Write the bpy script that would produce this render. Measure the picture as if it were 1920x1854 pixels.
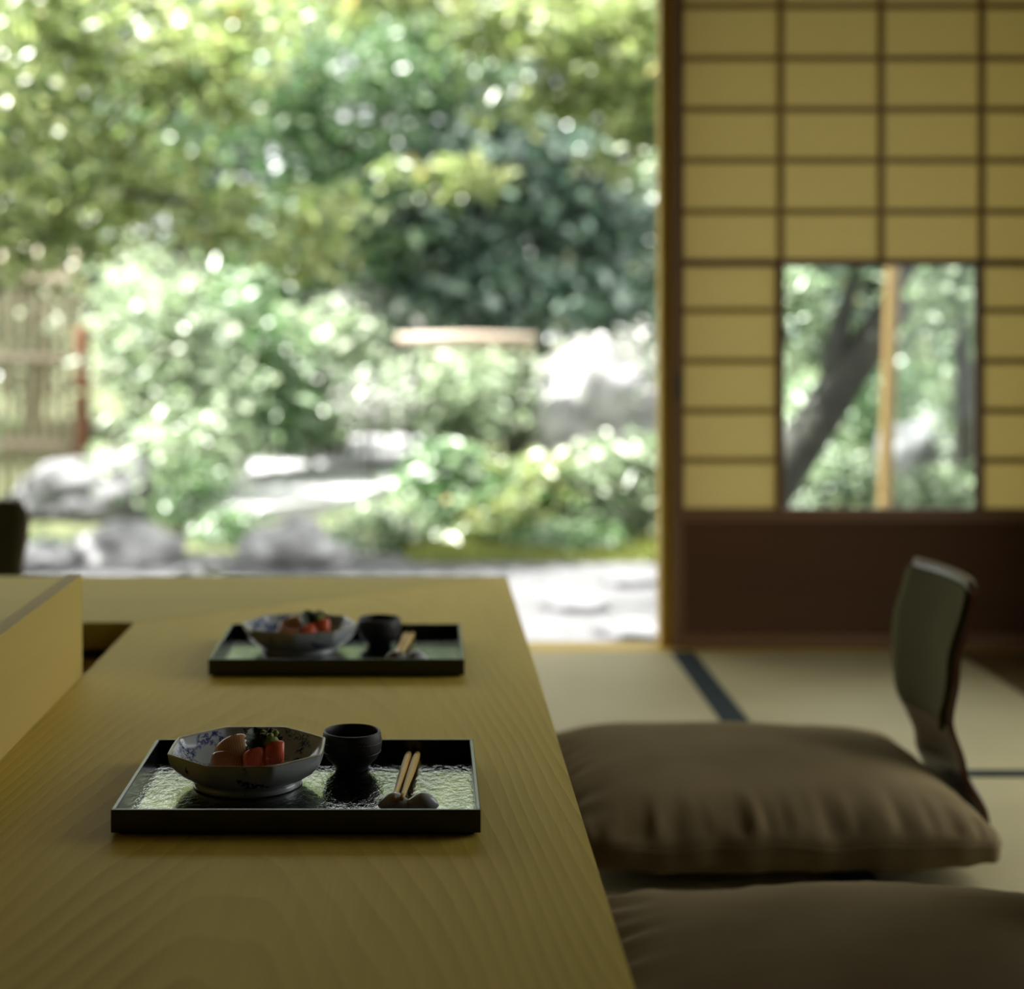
import bpy, bmesh, math, random
import numpy as np
from mathutils import Vector, Matrix, noise as mnoise

for o in list(bpy.data.objects):
    bpy.data.objects.remove(o)
sc = bpy.context.scene
C = sc.collection
PI = math.pi
F, VX, VY, CAMZ = 3037.0, 802.0, 600.0, 0.86      # focal length in px of the 1920 frame, vanishing point, eye height

# ------------------------------------------------------------------ camera
cam = bpy.data.cameras.new('camera')
co = bpy.data.objects.new('camera', cam)
C.objects.link(co)
co.location = (0, 0, CAMZ)
co.rotation_euler = (PI / 2, 0, 0)
cam.sensor_width = 36
cam.lens = F / 1920 * 36
cam.shift_x = (960 - VX) / 1920
cam.shift_y = -(927 - VY) / 1920
cam.clip_start, cam.clip_end = 0.05, 300
cam.dof.use_dof = True
cam.dof.focus_distance = 1.72
cam.dof.aperture_fstop = cam.lens / 1000 / 0.0215
sc.camera = co

# ------------------------------------------------------------------ world, sun, exposure
w = bpy.data.worlds.new('sky')
sc.world = w
w.use_nodes = True
bg = w.node_tree.nodes['Background']
bg.inputs['Color'].default_value = (0.97, 1.0, 0.98, 1)
bg.inputs['Strength'].default_value = 2.75
sun = bpy.data.lights.new('sun', 'SUN')
sun.energy = 25.0
sun.angle = math.radians(0.8)
sun.color = (1.0, 0.98, 0.94)
so = bpy.data.objects.new('sun', sun)
C.objects.link(so)
_d = Vector((-0.58, 0.10, 1.0)).normalized()       # towards the sun: high, to the left of the house
so.rotation_euler = _d.to_track_quat('Z', 'Y').to_euler()
so.location = _d * 60
sc.view_settings.view_transform = 'Standard'
sc.view_settings.look = 'None'
sc.view_settings.exposure = 0.3
sc.view_settings.gamma = 1.0
sc.view_settings.use_curve_mapping = False
sc.cycles.use_denoising = True
sc.cycles.max_bounces = 7
sc.cycles.diffuse_bounces = 5
sc.cycles.transparent_max_bounces = 8
sc.cycles.sample_clamp_indirect = 8.0


# ------------------------------------------------------------------ helpers
def P(px, py, Y):
    """photo pixel at a known distance -> place"""
    return Vector(((px - VX) / F * Y, Y, CAMZ - (py - VY) / F * Y))


def gy(py, z=0.0):
    """distance at which a plane of height z is seen at photo row py"""
    return F * (CAMZ - z) / (py - VY)


def tag(o, label=None, cat=None, group=None, kind=None):
    if label: o['label'] = label
    if cat: o['category'] = cat
    if group: o['group'] = group
    if kind: o['kind'] = kind
    return o


def link(name, data, parent=None, loc=(0, 0, 0), rot=(0, 0, 0)):
    o = bpy.data.objects.new(name, data)
    C.objects.link(o)
    o.location = loc
    o.rotation_euler = rot
    if parent is not None:
        o.parent = parent
    return o


def empty(name, loc=(0, 0, 0), rz=0.0):
    o = link(name, None, None, loc, (0, 0, rz))
    o.empty_display_size = 0.05
    return o


def mesh(name, verts, faces, mat, smooth=True):
    me = bpy.data.meshes.new(name)
    me.from_pydata([tuple(v) for v in verts], [], faces)
    if mat is not None:
        me.materials.append(mat)
    if smooth:
        me.polygons.foreach_set('use_smooth', [True] * len(me.polygons))
    me.update()
    return me


def bm_mesh(name, bm, mat, smooth=False):
    me = bpy.data.meshes.new(name)
    bm.normal_update()
    bm.to_mesh(me)
    bm.free()
    me.materials.append(mat)
    if smooth:
        me.polygons.foreach_set('use_smooth', [True] * len(me.polygons))
    return me


def box_mesh(sx, sy, sz, mat, bevel=0.0, seg=1):
    bm = bmesh.new()
    bmesh.ops.create_cube(bm, size=1.0)
    bmesh.ops.scale(bm, vec=(sx, sy, sz), verts=bm.verts)
    if bevel:
        bmesh.ops.bevel(bm, geom=list(bm.edges), offset=bevel, segments=seg, affect='EDGES', profile=0.5)
    return bm_mesh('box', bm, mat)


def box(name, x0, x1, y0, y1, z0, z1, mat, parent=None, bevel=0.0, seg=1):
    me = box_mesh(x1 - x0, y1 - y0, z1 - z0, mat, bevel, seg)
    c = Vector(((x0 + x1) / 2, (y0 + y1) / 2, (z0 + z1) / 2))
    if parent is not None:
        c = c - parent.location
    return link(name, me, parent, c)


def tube(points, radii, seg=10, cap=True):
    pts = [Vector(p) for p in points]
    V, Fc = [], []
    prev = None
    for i, p in enumerate(pts):
        t = (pts[min(i + 1, len(pts) - 1)] - pts[max(i - 1, 0)]).normalized()
        if prev is None:
            a = Vector((1, 0, 0)) if abs(t.x) < .9 else Vector((0, 1, 0))
            n = t.cross(a).normalized()
        else:
            n = (prev - t * prev.dot(t)).normalized()
        prev = n
        b = t.cross(n)
        for k in range(seg):
            a = 2 * PI * k / seg
            V.append(p + (n * math.cos(a) + b * math.sin(a)) * radii[i])
    for i in range(len(pts) - 1):
        for k in range(seg):
            k2 = (k + 1) % seg
            Fc.append((i * seg + k, i * seg + k2, (i + 1) * seg + k2, (i + 1) * seg + k))
    if cap:
        Fc.append(tuple(range(seg - 1, -1, -1)))
        Fc.append(tuple((len(pts) - 1) * seg + k for k in range(seg)))
    return V, Fc


# ------------------------------------------------------------------ materials
def new_mat(name):
    m = bpy.data.materials.new(name)
    m.use_nodes = True
    nt = m.node_tree
    return m, nt, nt.nodes['Principled BSDF']


def N(nt, t, **kw):
    n = nt.nodes.new(t)
    for k, v in kw.items():
        if k in n.bl_rna.properties and k not in ('inputs',):
            setattr(n, k, v)
        else:
            n.inputs[k].default_value = v
    return n


def ramp(nt, fac, stops):
    r = nt.nodes.new('ShaderNodeValToRGB')
    e = r.color_ramp.elements
    while len(e) < len(stops):
        e.new(0.5)
    for i, (p, c) in enumerate(stops):
        e[i].position = p
        e[i].color = (*c, 1) if len(c) == 3 else c
    nt.links.new(fac, r.inputs[0])
    return r


def coord(nt, which='Object', scale=(1, 1, 1), rot=(0, 0, 0), loc=(0, 0, 0)):
    tc = nt.nodes.new('ShaderNodeTexCoord')
    mp = nt.nodes.new('ShaderNodeMapping')
    mp.inputs['Scale'].default_value = scale
    mp.inputs['Rotation'].default_value = rot
    mp.inputs['Location'].default_value = loc
    nt.links.new(tc.outputs[which], mp.inputs['Vector'])
    return mp.outputs['Vector']


def bump(nt, bsdf, h, strength=0.3, dist=0.002):
    b = nt.nodes.new('ShaderNodeBump')
    b.inputs['Strength'].default_value = strength
    b.inputs['Distance'].default_value = dist
    nt.links.new(h, b.inputs['Height'])
    nt.links.new(b.outputs['Normal'], bsdf.inputs['Normal'])
    return b


def srgb(r, g, b):
    f = lambda c: (c / 255 / 12.92) if c / 255 <= 0.04045 else ((c / 255 + 0.055) / 1.055) ** 2.4
    return (f(r), f(g), f(b))


def wood(name, c0, c1, axis='Y', rough=0.45, rings=True, freq=26.0, spec=0.4, tilt=5.0, off=(0.2, 0, 0.25), coat=0.0):
    """plain-sawn timber: growth rings cut at a shallow tilt, plus fine fibre"""
    m, nt, b = new_mat(name)
    rot = {'Y': (0, 0, 0), 'X': (0, 0, PI / 2), 'Z': (PI / 2, 0, 0)}[axis]
    base = coord(nt, 'Object', rot=rot)
    # stretched noise that bends the rings
    mp = N(nt, 'ShaderNodeMapping'); mp.inputs['Scale'].default_value = (3.0, 0.45, 3.0)
    nt.links.new(base, mp.inputs['Vector'])
    nz = N(nt, 'ShaderNodeTexNoise', Scale=1.6, Detail=2.0)
    nt.links.new(mp.outputs[0], nz.inputs['Vector'])
    add = N(nt, 'ShaderNodeMix', data_type='RGBA', blend_type='LINEAR_LIGHT')
    add.inputs[0].default_value = 0.028
    nt.links.new(base, add.inputs[6]); nt.links.new(nz.outputs['Color'], add.inputs[7])
    mp2 = N(nt, 'ShaderNodeMapping')
    mp2.inputs['Rotation'].default_value = (math.radians(tilt), 0, 0)
    mp2.inputs['Location'].default_value = off
    nt.links.new(add.outputs[2], mp2.inputs['Vector'])
    wv = N(nt, 'ShaderNodeTexWave', wave_type='RINGS', rings_direction='Y', wave_profile='SAW')
    wv.inputs['Scale'].default_value = freq
    wv.inputs['Distortion'].default_value = 0.25
    wv.inputs['Detail'].default_value = 1.0
    nt.links.new(mp2.outputs[0], wv.inputs['Vector'])
    mf = N(nt, 'ShaderNodeMapping'); mf.inputs['Scale'].default_value = (260, 5, 260)
    nt.links.new(base, mf.inputs['Vector'])
    fib = N(nt, 'ShaderNodeTexNoise', Scale=1.0, Detail=3.0)
    nt.links.new(mf.outputs[0], fib.inputs['Vector'])
    mx = N(nt, 'ShaderNodeMath', operation='MULTIPLY_ADD')
    mk = N(nt, 'ShaderNodeMapping'); mk.inputs['Scale'].default_value = (7.0, 1.1, 7.0)
    nt.links.new(base, mk.inputs['Vector'])
    mn = N(nt, 'ShaderNodeTexNoise', Scale=1.0, Detail=2.0)
    nt.links.new(mk.outputs[0], mn.inputs['Vector'])
    mr = ramp(nt, mn.outputs['Fac'], [(0.38, (0.12, 0.12, 0.12)), (0.66, (1, 1, 1))])
    mm = N(nt, 'ShaderNodeMath', operation='MULTIPLY')
    nt.links.new(wv.outputs['Fac'], mm.inputs[0]); nt.links.new(mr.outputs[0], mm.inputs[1])
    nt.links.new(mm.outputs[0], mx.inputs[0]); mx.inputs[1].default_value = 0.5 if rings else 0.15
    sc_ = N(nt, 'ShaderNodeMath', operation='MULTIPLY'); sc_.inputs[1].default_value = 0.4
    nt.links.new(fib.outputs['Fac'], sc_.inputs[0]); nt.links.new(sc_.outputs[0], mx.inputs[2])
    r = ramp(nt, mx.outputs[0], [(0.15, c0), (0.85, c1)])
    nt.links.new(r.outputs[0], b.inputs['Base Color'])
    b.inputs['Roughness'].default_value = rough
    b.inputs['Specular IOR Level'].default_value = spec
    b.inputs['Coat Weight'].default_value = coat
    bump(nt, b, fib.outputs['Fac'], 0.15, 0.0006)
    return m


def plain(name, c, rough=0.6, spec=0.4, var=0.12, scale=30.0, bmp=0.0, metal=0.0, dist=0.002):
    m, nt, b = new_mat(name)
    v = coord(nt)
    nz = N(nt, 'ShaderNodeTexNoise', Scale=scale, Detail=4.0)
    nt.links.new(v, nz.inputs['Vector'])
    r = ramp(nt, nz.outputs['Fac'], [(0.25, tuple(x * (1 - var) for x in c)), (0.75, tuple(min(1, x * (1 + var)) for x in c))])
    nt.links.new(r.outputs[0], b.inputs['Base Color'])
    b.inputs['Roughness'].default_value = rough
    b.inputs['Specular IOR Level'].default_value = spec
    b.inputs['Metallic'].default_value = metal
    if bmp:
        bump(nt, b, nz.outputs['Fac'], bmp, dist)
    return m


def leaf_mat(name, stops, transl=0.38, rough=0.37, spec=1.0):
    m, nt, b = new_mat(name)
    g = nt.nodes.new('ShaderNodeNewGeometry')
    r = ramp(nt, g.outputs['Random Per Island'], stops)
    nt.links.new(r.outputs[0], b.inputs['Base Color'])
    b.inputs['Roughness'].default_value = rough
    b.inputs['Specular IOR Level'].default_value = spec
    t = nt.nodes.new('ShaderNodeBsdfTranslucent')
    hs = N(nt, 'ShaderNodeHueSaturation'); hs.inputs['Value'].default_value = 1.35
    nt.links.new(r.outputs[0], hs.inputs['Color']); nt.links.new(hs.outputs[0], t.inputs['Color'])
    mx = nt.nodes.new('ShaderNodeMixShader'); mx.inputs[0].default_value = transl
    out = nt.nodes['Material Output']
    nt.links.new(b.outputs[0], mx.inputs[1]); nt.links.new(t.outputs[0], mx.inputs[2])
    nt.links.new(mx.outputs[0], out.inputs['Surface'])
    return m


def paper_mat():
    m, nt, b = new_mat('washi_paper')
    v = coord(nt, 'Object')
    nz = N(nt, 'ShaderNodeTexNoise', Scale=60.0, Detail=5.0)
    nt.links.new(v, nz.inputs['Vector'])
    r = ramp(nt, nz.outputs['Fac'], [(0.3, (0.66, 0.57, 0.30)), (0.7, (0.71, 0.62, 0.35))])
    nt.links.new(r.outputs[0], b.inputs['Base Color'])
    b.inputs['Roughness'].default_value = 0.9
    b.inputs['Specular IOR Level'].default_value = 0.1
    t = nt.nodes.new('ShaderNodeBsdfTranslucent')
    nt.links.new(r.outputs[0], t.inputs['Color'])
    mx = nt.nodes.new('ShaderNodeMixShader'); mx.inputs[0].default_value = 0.55
    nt.links.new(b.outputs[0], mx.inputs[1]); nt.links.new(t.outputs[0], mx.inputs[2])
    nt.links.new(mx.outputs[0], nt.nodes['Material Output'].inputs['Surface'])
    return m


def glass_mat():
    m, nt, b = new_mat('window_glass')
    tr = nt.nodes.new('ShaderNodeBsdfTransparent'); tr.inputs[0].default_value = (0.93, 0.96, 0.95, 1)
    gl = nt.nodes.new('ShaderNodeBsdfGlossy'); gl.inputs['Roughness'].default_value = 0.0
    fr = nt.nodes.new('ShaderNodeFresnel'); fr.inputs[0].default_value = 1.25
    mx = nt.nodes.new('ShaderNodeMixShader')
    nt.links.new(fr.outputs[0], mx.inputs[0]); nt.links.new(tr.outputs[0], mx.inputs[1]); nt.links.new(gl.outputs[0], mx.inputs[2])
    nt.links.new(mx.outputs[0], nt.nodes['Material Output'].inputs['Surface'])
    return m


def tatami_mat_(axis):
    m, nt, b = new_mat('tatami_rush')
    v = coord(nt, 'Object', rot=(0, 0, 0 if axis == 'Y' else PI / 2))
    wv = N(nt, 'ShaderNodeTexWave', wave_type='BANDS', bands_direction='X')
    wv.inputs['Scale'].default_value = 60.0
    wv.inputs['Distortion'].default_value = 0.8
    nt.links.new(v, wv.inputs['Vector'])
    nz = N(nt, 'ShaderNodeTexNoise', Scale=3.0, Detail=3.0)
    nt.links.new(v, nz.inputs['Vector'])
    r = ramp(nt, nz.outputs['Fac'], [(0.3, (0.40, 0.345, 0.185)), (0.7, (0.47, 0.41, 0.225))])
    nt.links.new(r.outputs[0], b.inputs['Base Color'])
    b.inputs['Roughness'].default_value = 0.6
    b.inputs['Specular IOR Level'].default_value = 0.35
    bump(nt, b, wv.outputs['Fac'], 0.3, 0.001)
    return m


def fabric_mat(name, c0, c1, sheen=0.12):
    m, nt, b = new_mat(name)
    v = coord(nt, 'Object')
    nz = N(nt, 'ShaderNodeTexNoise', Scale=7.0, Detail=4.0)
    nt.links.new(v, nz.inputs['Vector'])
    r = ramp(nt, nz.outputs['Fac'], [(0.3, c0), (0.7, c1)])
    nt.links.new(r.outputs[0], b.inputs['Base Color'])
    b.inputs['Roughness'].default_value = 0.85
    b.inputs['Specular IOR Level'].default_value = 0.05
    b.inputs['Sheen Weight'].default_value = sheen
    b.inputs['Sheen Roughness'].default_value = 0.4
    b.inputs['Sheen Tint'].default_value = (0.9, 0.75, 0.4, 1)
    n2 = N(nt, 'ShaderNodeTexNoise', Scale=700.0, Detail=1.0)
    nt.links.new(v, n2.inputs['Vector'])
    bump(nt, b, n2.outputs['Fac'], 0.25, 0.0006)
    return m


def lacquer_mat(name, textured):
    m, nt, b = new_mat(name)
    b.inputs['Base Color'].default_value = (0.004, 0.005, 0.005, 1)
    b.inputs['Roughness'].default_value = 0.10 if textured else 0.25
    b.inputs['Specular IOR Level'].default_value = 1.0 if textured else 0.5
    b.inputs['Coat Weight'].default_value = 0.6 if textured else 0.0
    if textured:
        v = coord(nt, 'Object', scale=(1.0, 0.5, 1))
        nz = N(nt, 'ShaderNodeTexNoise', Scale=150.0, Detail=3.0, Roughness=0.6)
        nt.links.new(v, nz.inputs['Vector'])
        bump(nt, b, nz.outputs['Fac'], 1.0, 0.0014)
    return m


def porcelain(name, paint, th, k=1.0):
    """greyish white glaze with cobalt brush painting"""
    m, nt, b = new_mat(name)
    v = coord(nt, 'Object')
    base = N(nt, 'ShaderNodeTexNoise', Scale=25.0, Detail=3.0)
    nt.links.new(v, base.inputs['Vector'])
    r = ramp(nt, base.outputs['Fac'], [(0.3, (0.44 * k, 0.49 * k, 0.50 * k)), (0.7, (0.53 * k, 0.57 * k, 0.565 * k))])
    n1 = N(nt, 'ShaderNodeTexNoise', Scale=38.0, Detail=1.0, Distortion=0.4)
    n2 = N(nt, 'ShaderNodeTexNoise', Scale=210.0, Detail=2.0, Distortion=1.2)
    nt.links.new(v, n1.inputs['Vector']); nt.links.new(v, n2.inputs['Vector'])
    a = ramp(nt, n1.outputs['Fac'], [(th, (0, 0, 0)), (th + 0.06, (1, 1, 1))])
    c = ramp(nt, n2.outputs['Fac'], [(0.42, (0, 0, 0)), (0.54, (1, 1, 1))])
    mu = N(nt, 'ShaderNodeMath', operation='MULTIPLY')
    nt.links.new(a.outputs[0], mu.inputs[0]); nt.links.new(c.outputs[0], mu.inputs[1])
    mx = N(nt, 'ShaderNodeMix', data_type='RGBA')
    nt.links.new(mu.outputs[0], mx.inputs[0]); nt.links.new(r.outputs[0], mx.inputs[6])
    mx.inputs[7].default_value = (*paint, 1)
    nt.links.new(mx.outputs[2], b.inputs['Base Color'])
    b.inputs['Roughness'].default_value = 0.22
    b.inputs['Coat Weight'].default_value = 0.2
    return m


def flesh(name, c0, c1, scale=160.0, axis='X'):
    m, nt, b = new_mat(name)
    v = coord(nt, 'Object')
    wv = N(nt, 'ShaderNodeTexWave', wave_type='BANDS', bands_direction=axis)
    wv.inputs['Scale'].default_value = scale
    wv.inputs['Distortion'].default_value = 3.0
    nt.links.new(v, wv.inputs['Vector'])
    r = ramp(nt, wv.outputs['Fac'], [(0.2, c0), (0.9, c1)])
    nt.links.new(r.outputs[0], b.inputs['Base Color'])
    b.inputs['Roughness'].default_value = 0.28
    b.inputs['Subsurface Weight'].default_value = 0.25
    b.inputs['Subsurface Radius'].default_value = (0.006, 0.002, 0.001)
    b.inputs['Subsurface Scale'].default_value = 1.0
    return m


def rock_mat(name, c0, c1, moss=None):
    m, nt, b = new_mat(name)
    v = coord(nt, 'Object')
    nz = N(nt, 'ShaderNodeTexNoise', Scale=5.0, Detail=8.0, Roughness=0.65)
    nt.links.new(v, nz.inputs['Vector'])
    r = ramp(nt, nz.outputs['Fac'], [(0.33, c0), (0.62, c1)])
    col = r.outputs[0]
    if moss:
        n2 = N(nt, 'ShaderNodeTexNoise', Scale=2.6, Detail=5.0)
        nt.links.new(v, n2.inputs['Vector'])
        k = ramp(nt, n2.outputs['Fac'], [(0.52, (0, 0, 0)), (0.62, (1, 1, 1))])
        mx = N(nt, 'ShaderNodeMix', data_type='RGBA')
        nt.links.new(k.outputs[0], mx.inputs[0]); nt.links.new(col, mx.inputs[6]); mx.inputs[7].default_value = (*moss, 1)
        col = mx.outputs[2]
    nt.links.new(col, b.inputs['Base Color'])
    b.inputs['Roughness'].default_value = 0.8
    bump(nt, b, nz.outputs['Fac'], 0.5, 0.03)
    return m


def gravel_mat(name, c0, c1, scale=45.0):
    m, nt, b = new_mat(name)
    v = coord(nt, 'Object')
    vo = N(nt, 'ShaderNodeTexVoronoi', Scale=scale)
    nt.links.new(v, vo.inputs['Vector'])
    nz = N(nt, 'ShaderNodeTexNoise', Scale=1.4, Detail=4.0)
    nt.links.new(v, nz.inputs['Vector'])
    mxf = N(nt, 'ShaderNodeMath', operation='MULTIPLY_ADD'); mxf.inputs[1].default_value = 0.45
    nt.links.new(vo.outputs['Color'], mxf.inputs[0]); nt.links.new(nz.outputs['Fac'], mxf.inputs[2])
    r = ramp(nt, mxf.outputs[0], [(0.45, c0), (0.85, c1)])
    nt.links.new(r.outputs[0], b.inputs['Base Color'])
    b.inputs['Roughness'].default_value = 0.85
    bump(nt, b, vo.outputs['Distance'], 0.6, 0.01)
    return m


M = {}
M['table'] = wood('hinoki_tabletop', (0.69, 0.525, 0.100), (0.48, 0.34, 0.046), 'Y', 0.55, freq=40, spec=0.07, off=(0.17, 0, 0.035), tilt=4.0)
M['table_x'] = wood('hinoki_cross_board', (0.55, 0.435, 0.088), (0.46, 0.355, 0.062), 'X', 0.55, freq=45, spec=0.07, off=(0.3, 0, 0.3), tilt=2.5)
M['upstand'] = wood('hinoki_upstand', (0.62, 0.47, 0.14), (0.54, 0.39, 0.10), 'Y', 0.6, rings=False, spec=0.15, freq=14, off=(0.5, 0, 0.02), tilt=1.0)
M['dark_apron'] = wood('dark_wood_apron', (0.06, 0.03, 0.012), (0.04, 0.018, 0.008), 'X', 0.5)  # dark brown wood for the boards under the tabletop
M['frame'] = wood('shoji_frame_cedar', (0.14, 0.066, 0.02), (0.10, 0.045, 0.013), 'Z', 0.5, rings=False)
M['frame_x'] = wood('shoji_rail_cedar', (0.145, 0.066, 0.02), (0.105, 0.045, 0.013), 'X', 0.5, rings=False)
M['muntin'] = wood('shoji_muntin_cedar', (0.28, 0.175, 0.04), (0.21, 0.125, 0.03), 'X', 0.5, rings=False)
M['post'] = wood('post_cypress', (0.62, 0.43, 0.07), (0.52, 0.34, 0.05), 'Z', 0.45, freq=20)
M['koshi'] = wood('koshi_board_cedar', (0.085, 0.038, 0.014), (0.06, 0.026, 0.010), 'X', 0.6, freq=14, spec=0.15)
M['paper'] = paper_mat()
M['glass'] = glass_mat()
M['tat_y'] = tatami_mat_('Y')
M['tat_x'] = tatami_mat_('X')
M['hem'] = plain('tatami_hem_cloth', (0.012, 0.022, 0.024), 0.8, 0.2, 0.3, 300)
M['plaster'] = plain('clay_plaster', (0.20, 0.15, 0.075), 0.95, 0.1, 0.1, 60, 0.2)
M['ceiling'] = wood('ceiling_cedar', (0.25, 0.16, 0.07), (0.19, 0.115, 0.05), 'Y', 0.6)
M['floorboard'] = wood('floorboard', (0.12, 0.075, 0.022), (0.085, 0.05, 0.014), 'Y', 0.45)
M['lacquer'] = lacquer_mat('black_lacquer', False)
M['lacquer_floor'] = lacquer_mat('black_lacquer_textured', True)
M['bowl_in'] = porcelain('painted_glaze_inside', (0.018, 0.028, 0.17), 0.44)
M['bowl_out'] = porcelain('painted_glaze_outside', (0.02, 0.03, 0.15), 0.62, 0.8)
M['bowl_rim'] = plain('iron_glaze_rim', (0.42, 0.37, 0.24), 0.3, 0.5, 0.2, 90)
M['cup'] = plain('black_stoneware', (0.028, 0.026, 0.028), 0.5, 0.45, 0.35, 140, 0.4, dist=0.0008)
M['rest'] = plain('grey_celadon', (0.55, 0.57, 0.58), 0.15, 0.5, 0.2, 60)
M['chop'] = wood('chopstick_cedar', (0.80, 0.52, 0.13), (0.70, 0.43, 0.09), 'Y', 0.45, freq=160)
M['tuna'] = flesh('red_tuna', (0.72, 0.095, 0.035), (0.85, 0.20, 0.09), 190)
M['fish'] = flesh('pale_fish', (0.56, 0.30, 0.13), (0.68, 0.42, 0.24), 120)
M['fish2'] = flesh('pink_fish', (0.46, 0.16, 0.07), (0.60, 0.28, 0.15), 150)
M['shiso'] = plain('shiso_green', (0.028, 0.06, 0.014), 0.5, 0.4, 0.4, 120)
M['bud'] = plain('bud_green', (0.22, 0.27, 0.05), 0.5, 0.4, 0.4, 200)
M['bud_purple'] = plain('bud_purple', (0.07, 0.035, 0.045), 0.6, 0.3, 0.3, 200)
M['daikon'] = plain('shredded_daikon', (0.34, 0.31, 0.21), 0.4, 0.4, 0.2, 200, 0.5)
M['cushion'] = fabric_mat('zabuton_velvet', (0.150, 0.110, 0.054), (0.19, 0.142, 0.074))
M['chair'] = wood('zaisu_lacquered_ply', (0.075, 0.05, 0.021), (0.055, 0.034, 0.014), 'Z', 0.38, rings=False, spec=0.6)
M['chair_edge'] = wood('zaisu_edge', (0.085, 0.030, 0.016), (0.06, 0.020, 0.011), 'Z', 0.25, rings=False, spec=0.8)
M['chair_top_lit'] = wood('zaisu_lit_top_edge', (0.13, 0.095, 0.045), (0.10, 0.07, 0.034), 'X', 0.5, rings=False, spec=0.2)  # garden light on the rim, painted in as a paler tone
M['pad'] = fabric_mat('zaisu_pad_green', (0.064, 0.061, 0.026), (0.083, 0.079, 0.034), 0.08)
M['pull'] = plain('blackened_metal', (0.012, 0.010, 0.008), 0.45, 0.5, 0.2, 50, 0, 0.6)
M['stone'] = plain('foundation_stone', (0.25, 0.24, 0.22), 0.9, 0.2, 0.25, 9, 0.4)
# garden
M['ground'] = gravel_mat('moss_and_soil', (0.02, 0.026, 0.008), (0.075, 0.085, 0.026), 20)
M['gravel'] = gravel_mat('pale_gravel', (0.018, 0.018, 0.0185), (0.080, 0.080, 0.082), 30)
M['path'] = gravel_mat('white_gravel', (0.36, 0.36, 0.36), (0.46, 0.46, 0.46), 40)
M['rock'] = rock_mat('garden_rock_grey', (0.03, 0.03, 0.031), (0.17, 0.17, 0.175))
M['rock_pale'] = rock_mat('garden_rock_pale', (0.08, 0.08, 0.082), (0.36, 0.355, 0.36))
M['rock_moss'] = rock_mat('garden_rock_moss', (0.02, 0.02, 0.02), (0.12, 0.12, 0.12), (0.03, 0.045, 0.012))
M['bark'] = rock_mat('bark_dark', (0.010, 0.010, 0.006), (0.034, 0.032, 0.022))
M['bark_pale'] = rock_mat('bark_pale', (0.12, 0.10, 0.07), (0.30, 0.26, 0.19))
M['bamboo'] = wood('bamboo_weathered', (0.36, 0.31, 0.20), (0.27, 0.23, 0.14), 'Z', 0.5, rings=False)
M['bamboo_rail'] = wood('bamboo_rail', (0.40, 0.32, 0.25), (0.32, 0.25, 0.18), 'X', 0.5, rings=False)
M['bamboo_tan'] = wood('bamboo_support', (0.21, 0.135, 0.05), (0.15, 0.09, 0.03), 'Z', 0.4, rings=False)
M['rust'] = plain('rusty_post', (0.15, 0.06, 0.03), 0.8, 0.3, 0.3, 20)
M['leaf_dark'] = leaf_mat('leaf_dark_evergreen', [(0, (0.014, 0.040, 0.026)), (0.5, (0.045, 0.10, 0.06)), (0.75, (0.14, 0.22, 0.15)), (1, (0.34, 0.42, 0.36))], 0.22, 0.33, 1.0)  # palest stops paint silvery sky highlights into the leaf colour
M['leaf_mid'] = leaf_mat('leaf_mid_green', [(0, (0.03, 0.085, 0.02)), (0.5, (0.09, 0.175, 0.06)), (0.8, (0.20, 0.29, 0.14)), (1, (0.36, 0.44, 0.32))], 0.4)
M['leaf_maple'] = leaf_mat('leaf_maple_yellow_green', [(0, (0.09, 0.135, 0.03)), (0.6, (0.215, 0.27, 0.09)), (0.985, (0.36, 0.39, 0.18)), (1, (0.40, 0.25, 0.05))], 0.5)
M['leaf_pale'] = leaf_mat('leaf_pale_green', [(0, (0.07, 0.12, 0.05)), (0.5, (0.22, 0.29, 0.16)), (1, (0.46, 0.50, 0.38))], 0.4)
M['leaf_white'] = leaf_mat('leaf_white_flower', [(0, (0.10, 0.14, 0.07)), (0.4, (0.24, 0.28, 0.20)), (0.7, (0.36, 0.345, 0.345)), (1, (0.46, 0.44, 0.44))], 0.3)
M['grass'] = leaf_mat('grass_blade', [(0, (0.11, 0.15, 0.03)), (1, (0.26, 0.27, 0.06))], 0.4)

# ------------------------------------------------------------------ the room
YW = 4.247                       # distance of the garden-side wall
K = YW / F                       # metres per photo pixel on it
wx = lambda px: (px - VX) * K
wz = lambda py: CAMZ - (py - VY) * K
XR, XL, YB, ZC = 1.75, -3.0, -2.2, 2.4
S = lambda o: tag(o, kind='structure')

fl = S(link('floor', box_mesh(XR - XL + 0.2, 4.33 - YB, 0.08, M['floorboard']), None, ((XR + XL) / 2, (4.33 + YB) / 2, -0.096)))


def mat_piece(x0, x1, y0, y1, axis, hems):
    """one tatami mat with its cloth hems (hems: sides 'x0','x1','y0','y1')"""
    g = 0.0015
    t = box('tatami_mat', x0 + g, x1 - g, y0 + g, y1 - g, -0.055, 0.0, M['tat_' + axis.lower()], None, 0.003)
    loc = t.location.copy()
    t.parent = fl
    t.location = loc - fl.location
    HW = 0.033
    for h in hems:
        hw = hems[h]
        if h == 'x1': b = (x1 - hw, x1 - g, y0 + g, y1 - g)
        if h == 'x0': b = (x0 + g, x0 + hw, y0 + g, y1 - g)
        if h == 'y1': b = (x0 + g, x1 - g, y1 - hw, y1 - g)
        if h == 'y0': b = (x0 + g, x1 - g, y0 + g, y0 + hw)
        me = box_mesh(b[1] - b[0], b[3] - b[2], 0.003, M['hem'], 0.001)
        link('hem', me, t, Vector(((b[0] + b[1]) / 2, (b[2] + b[3]) / 2, 0.0006)) - loc)
    return t


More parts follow.
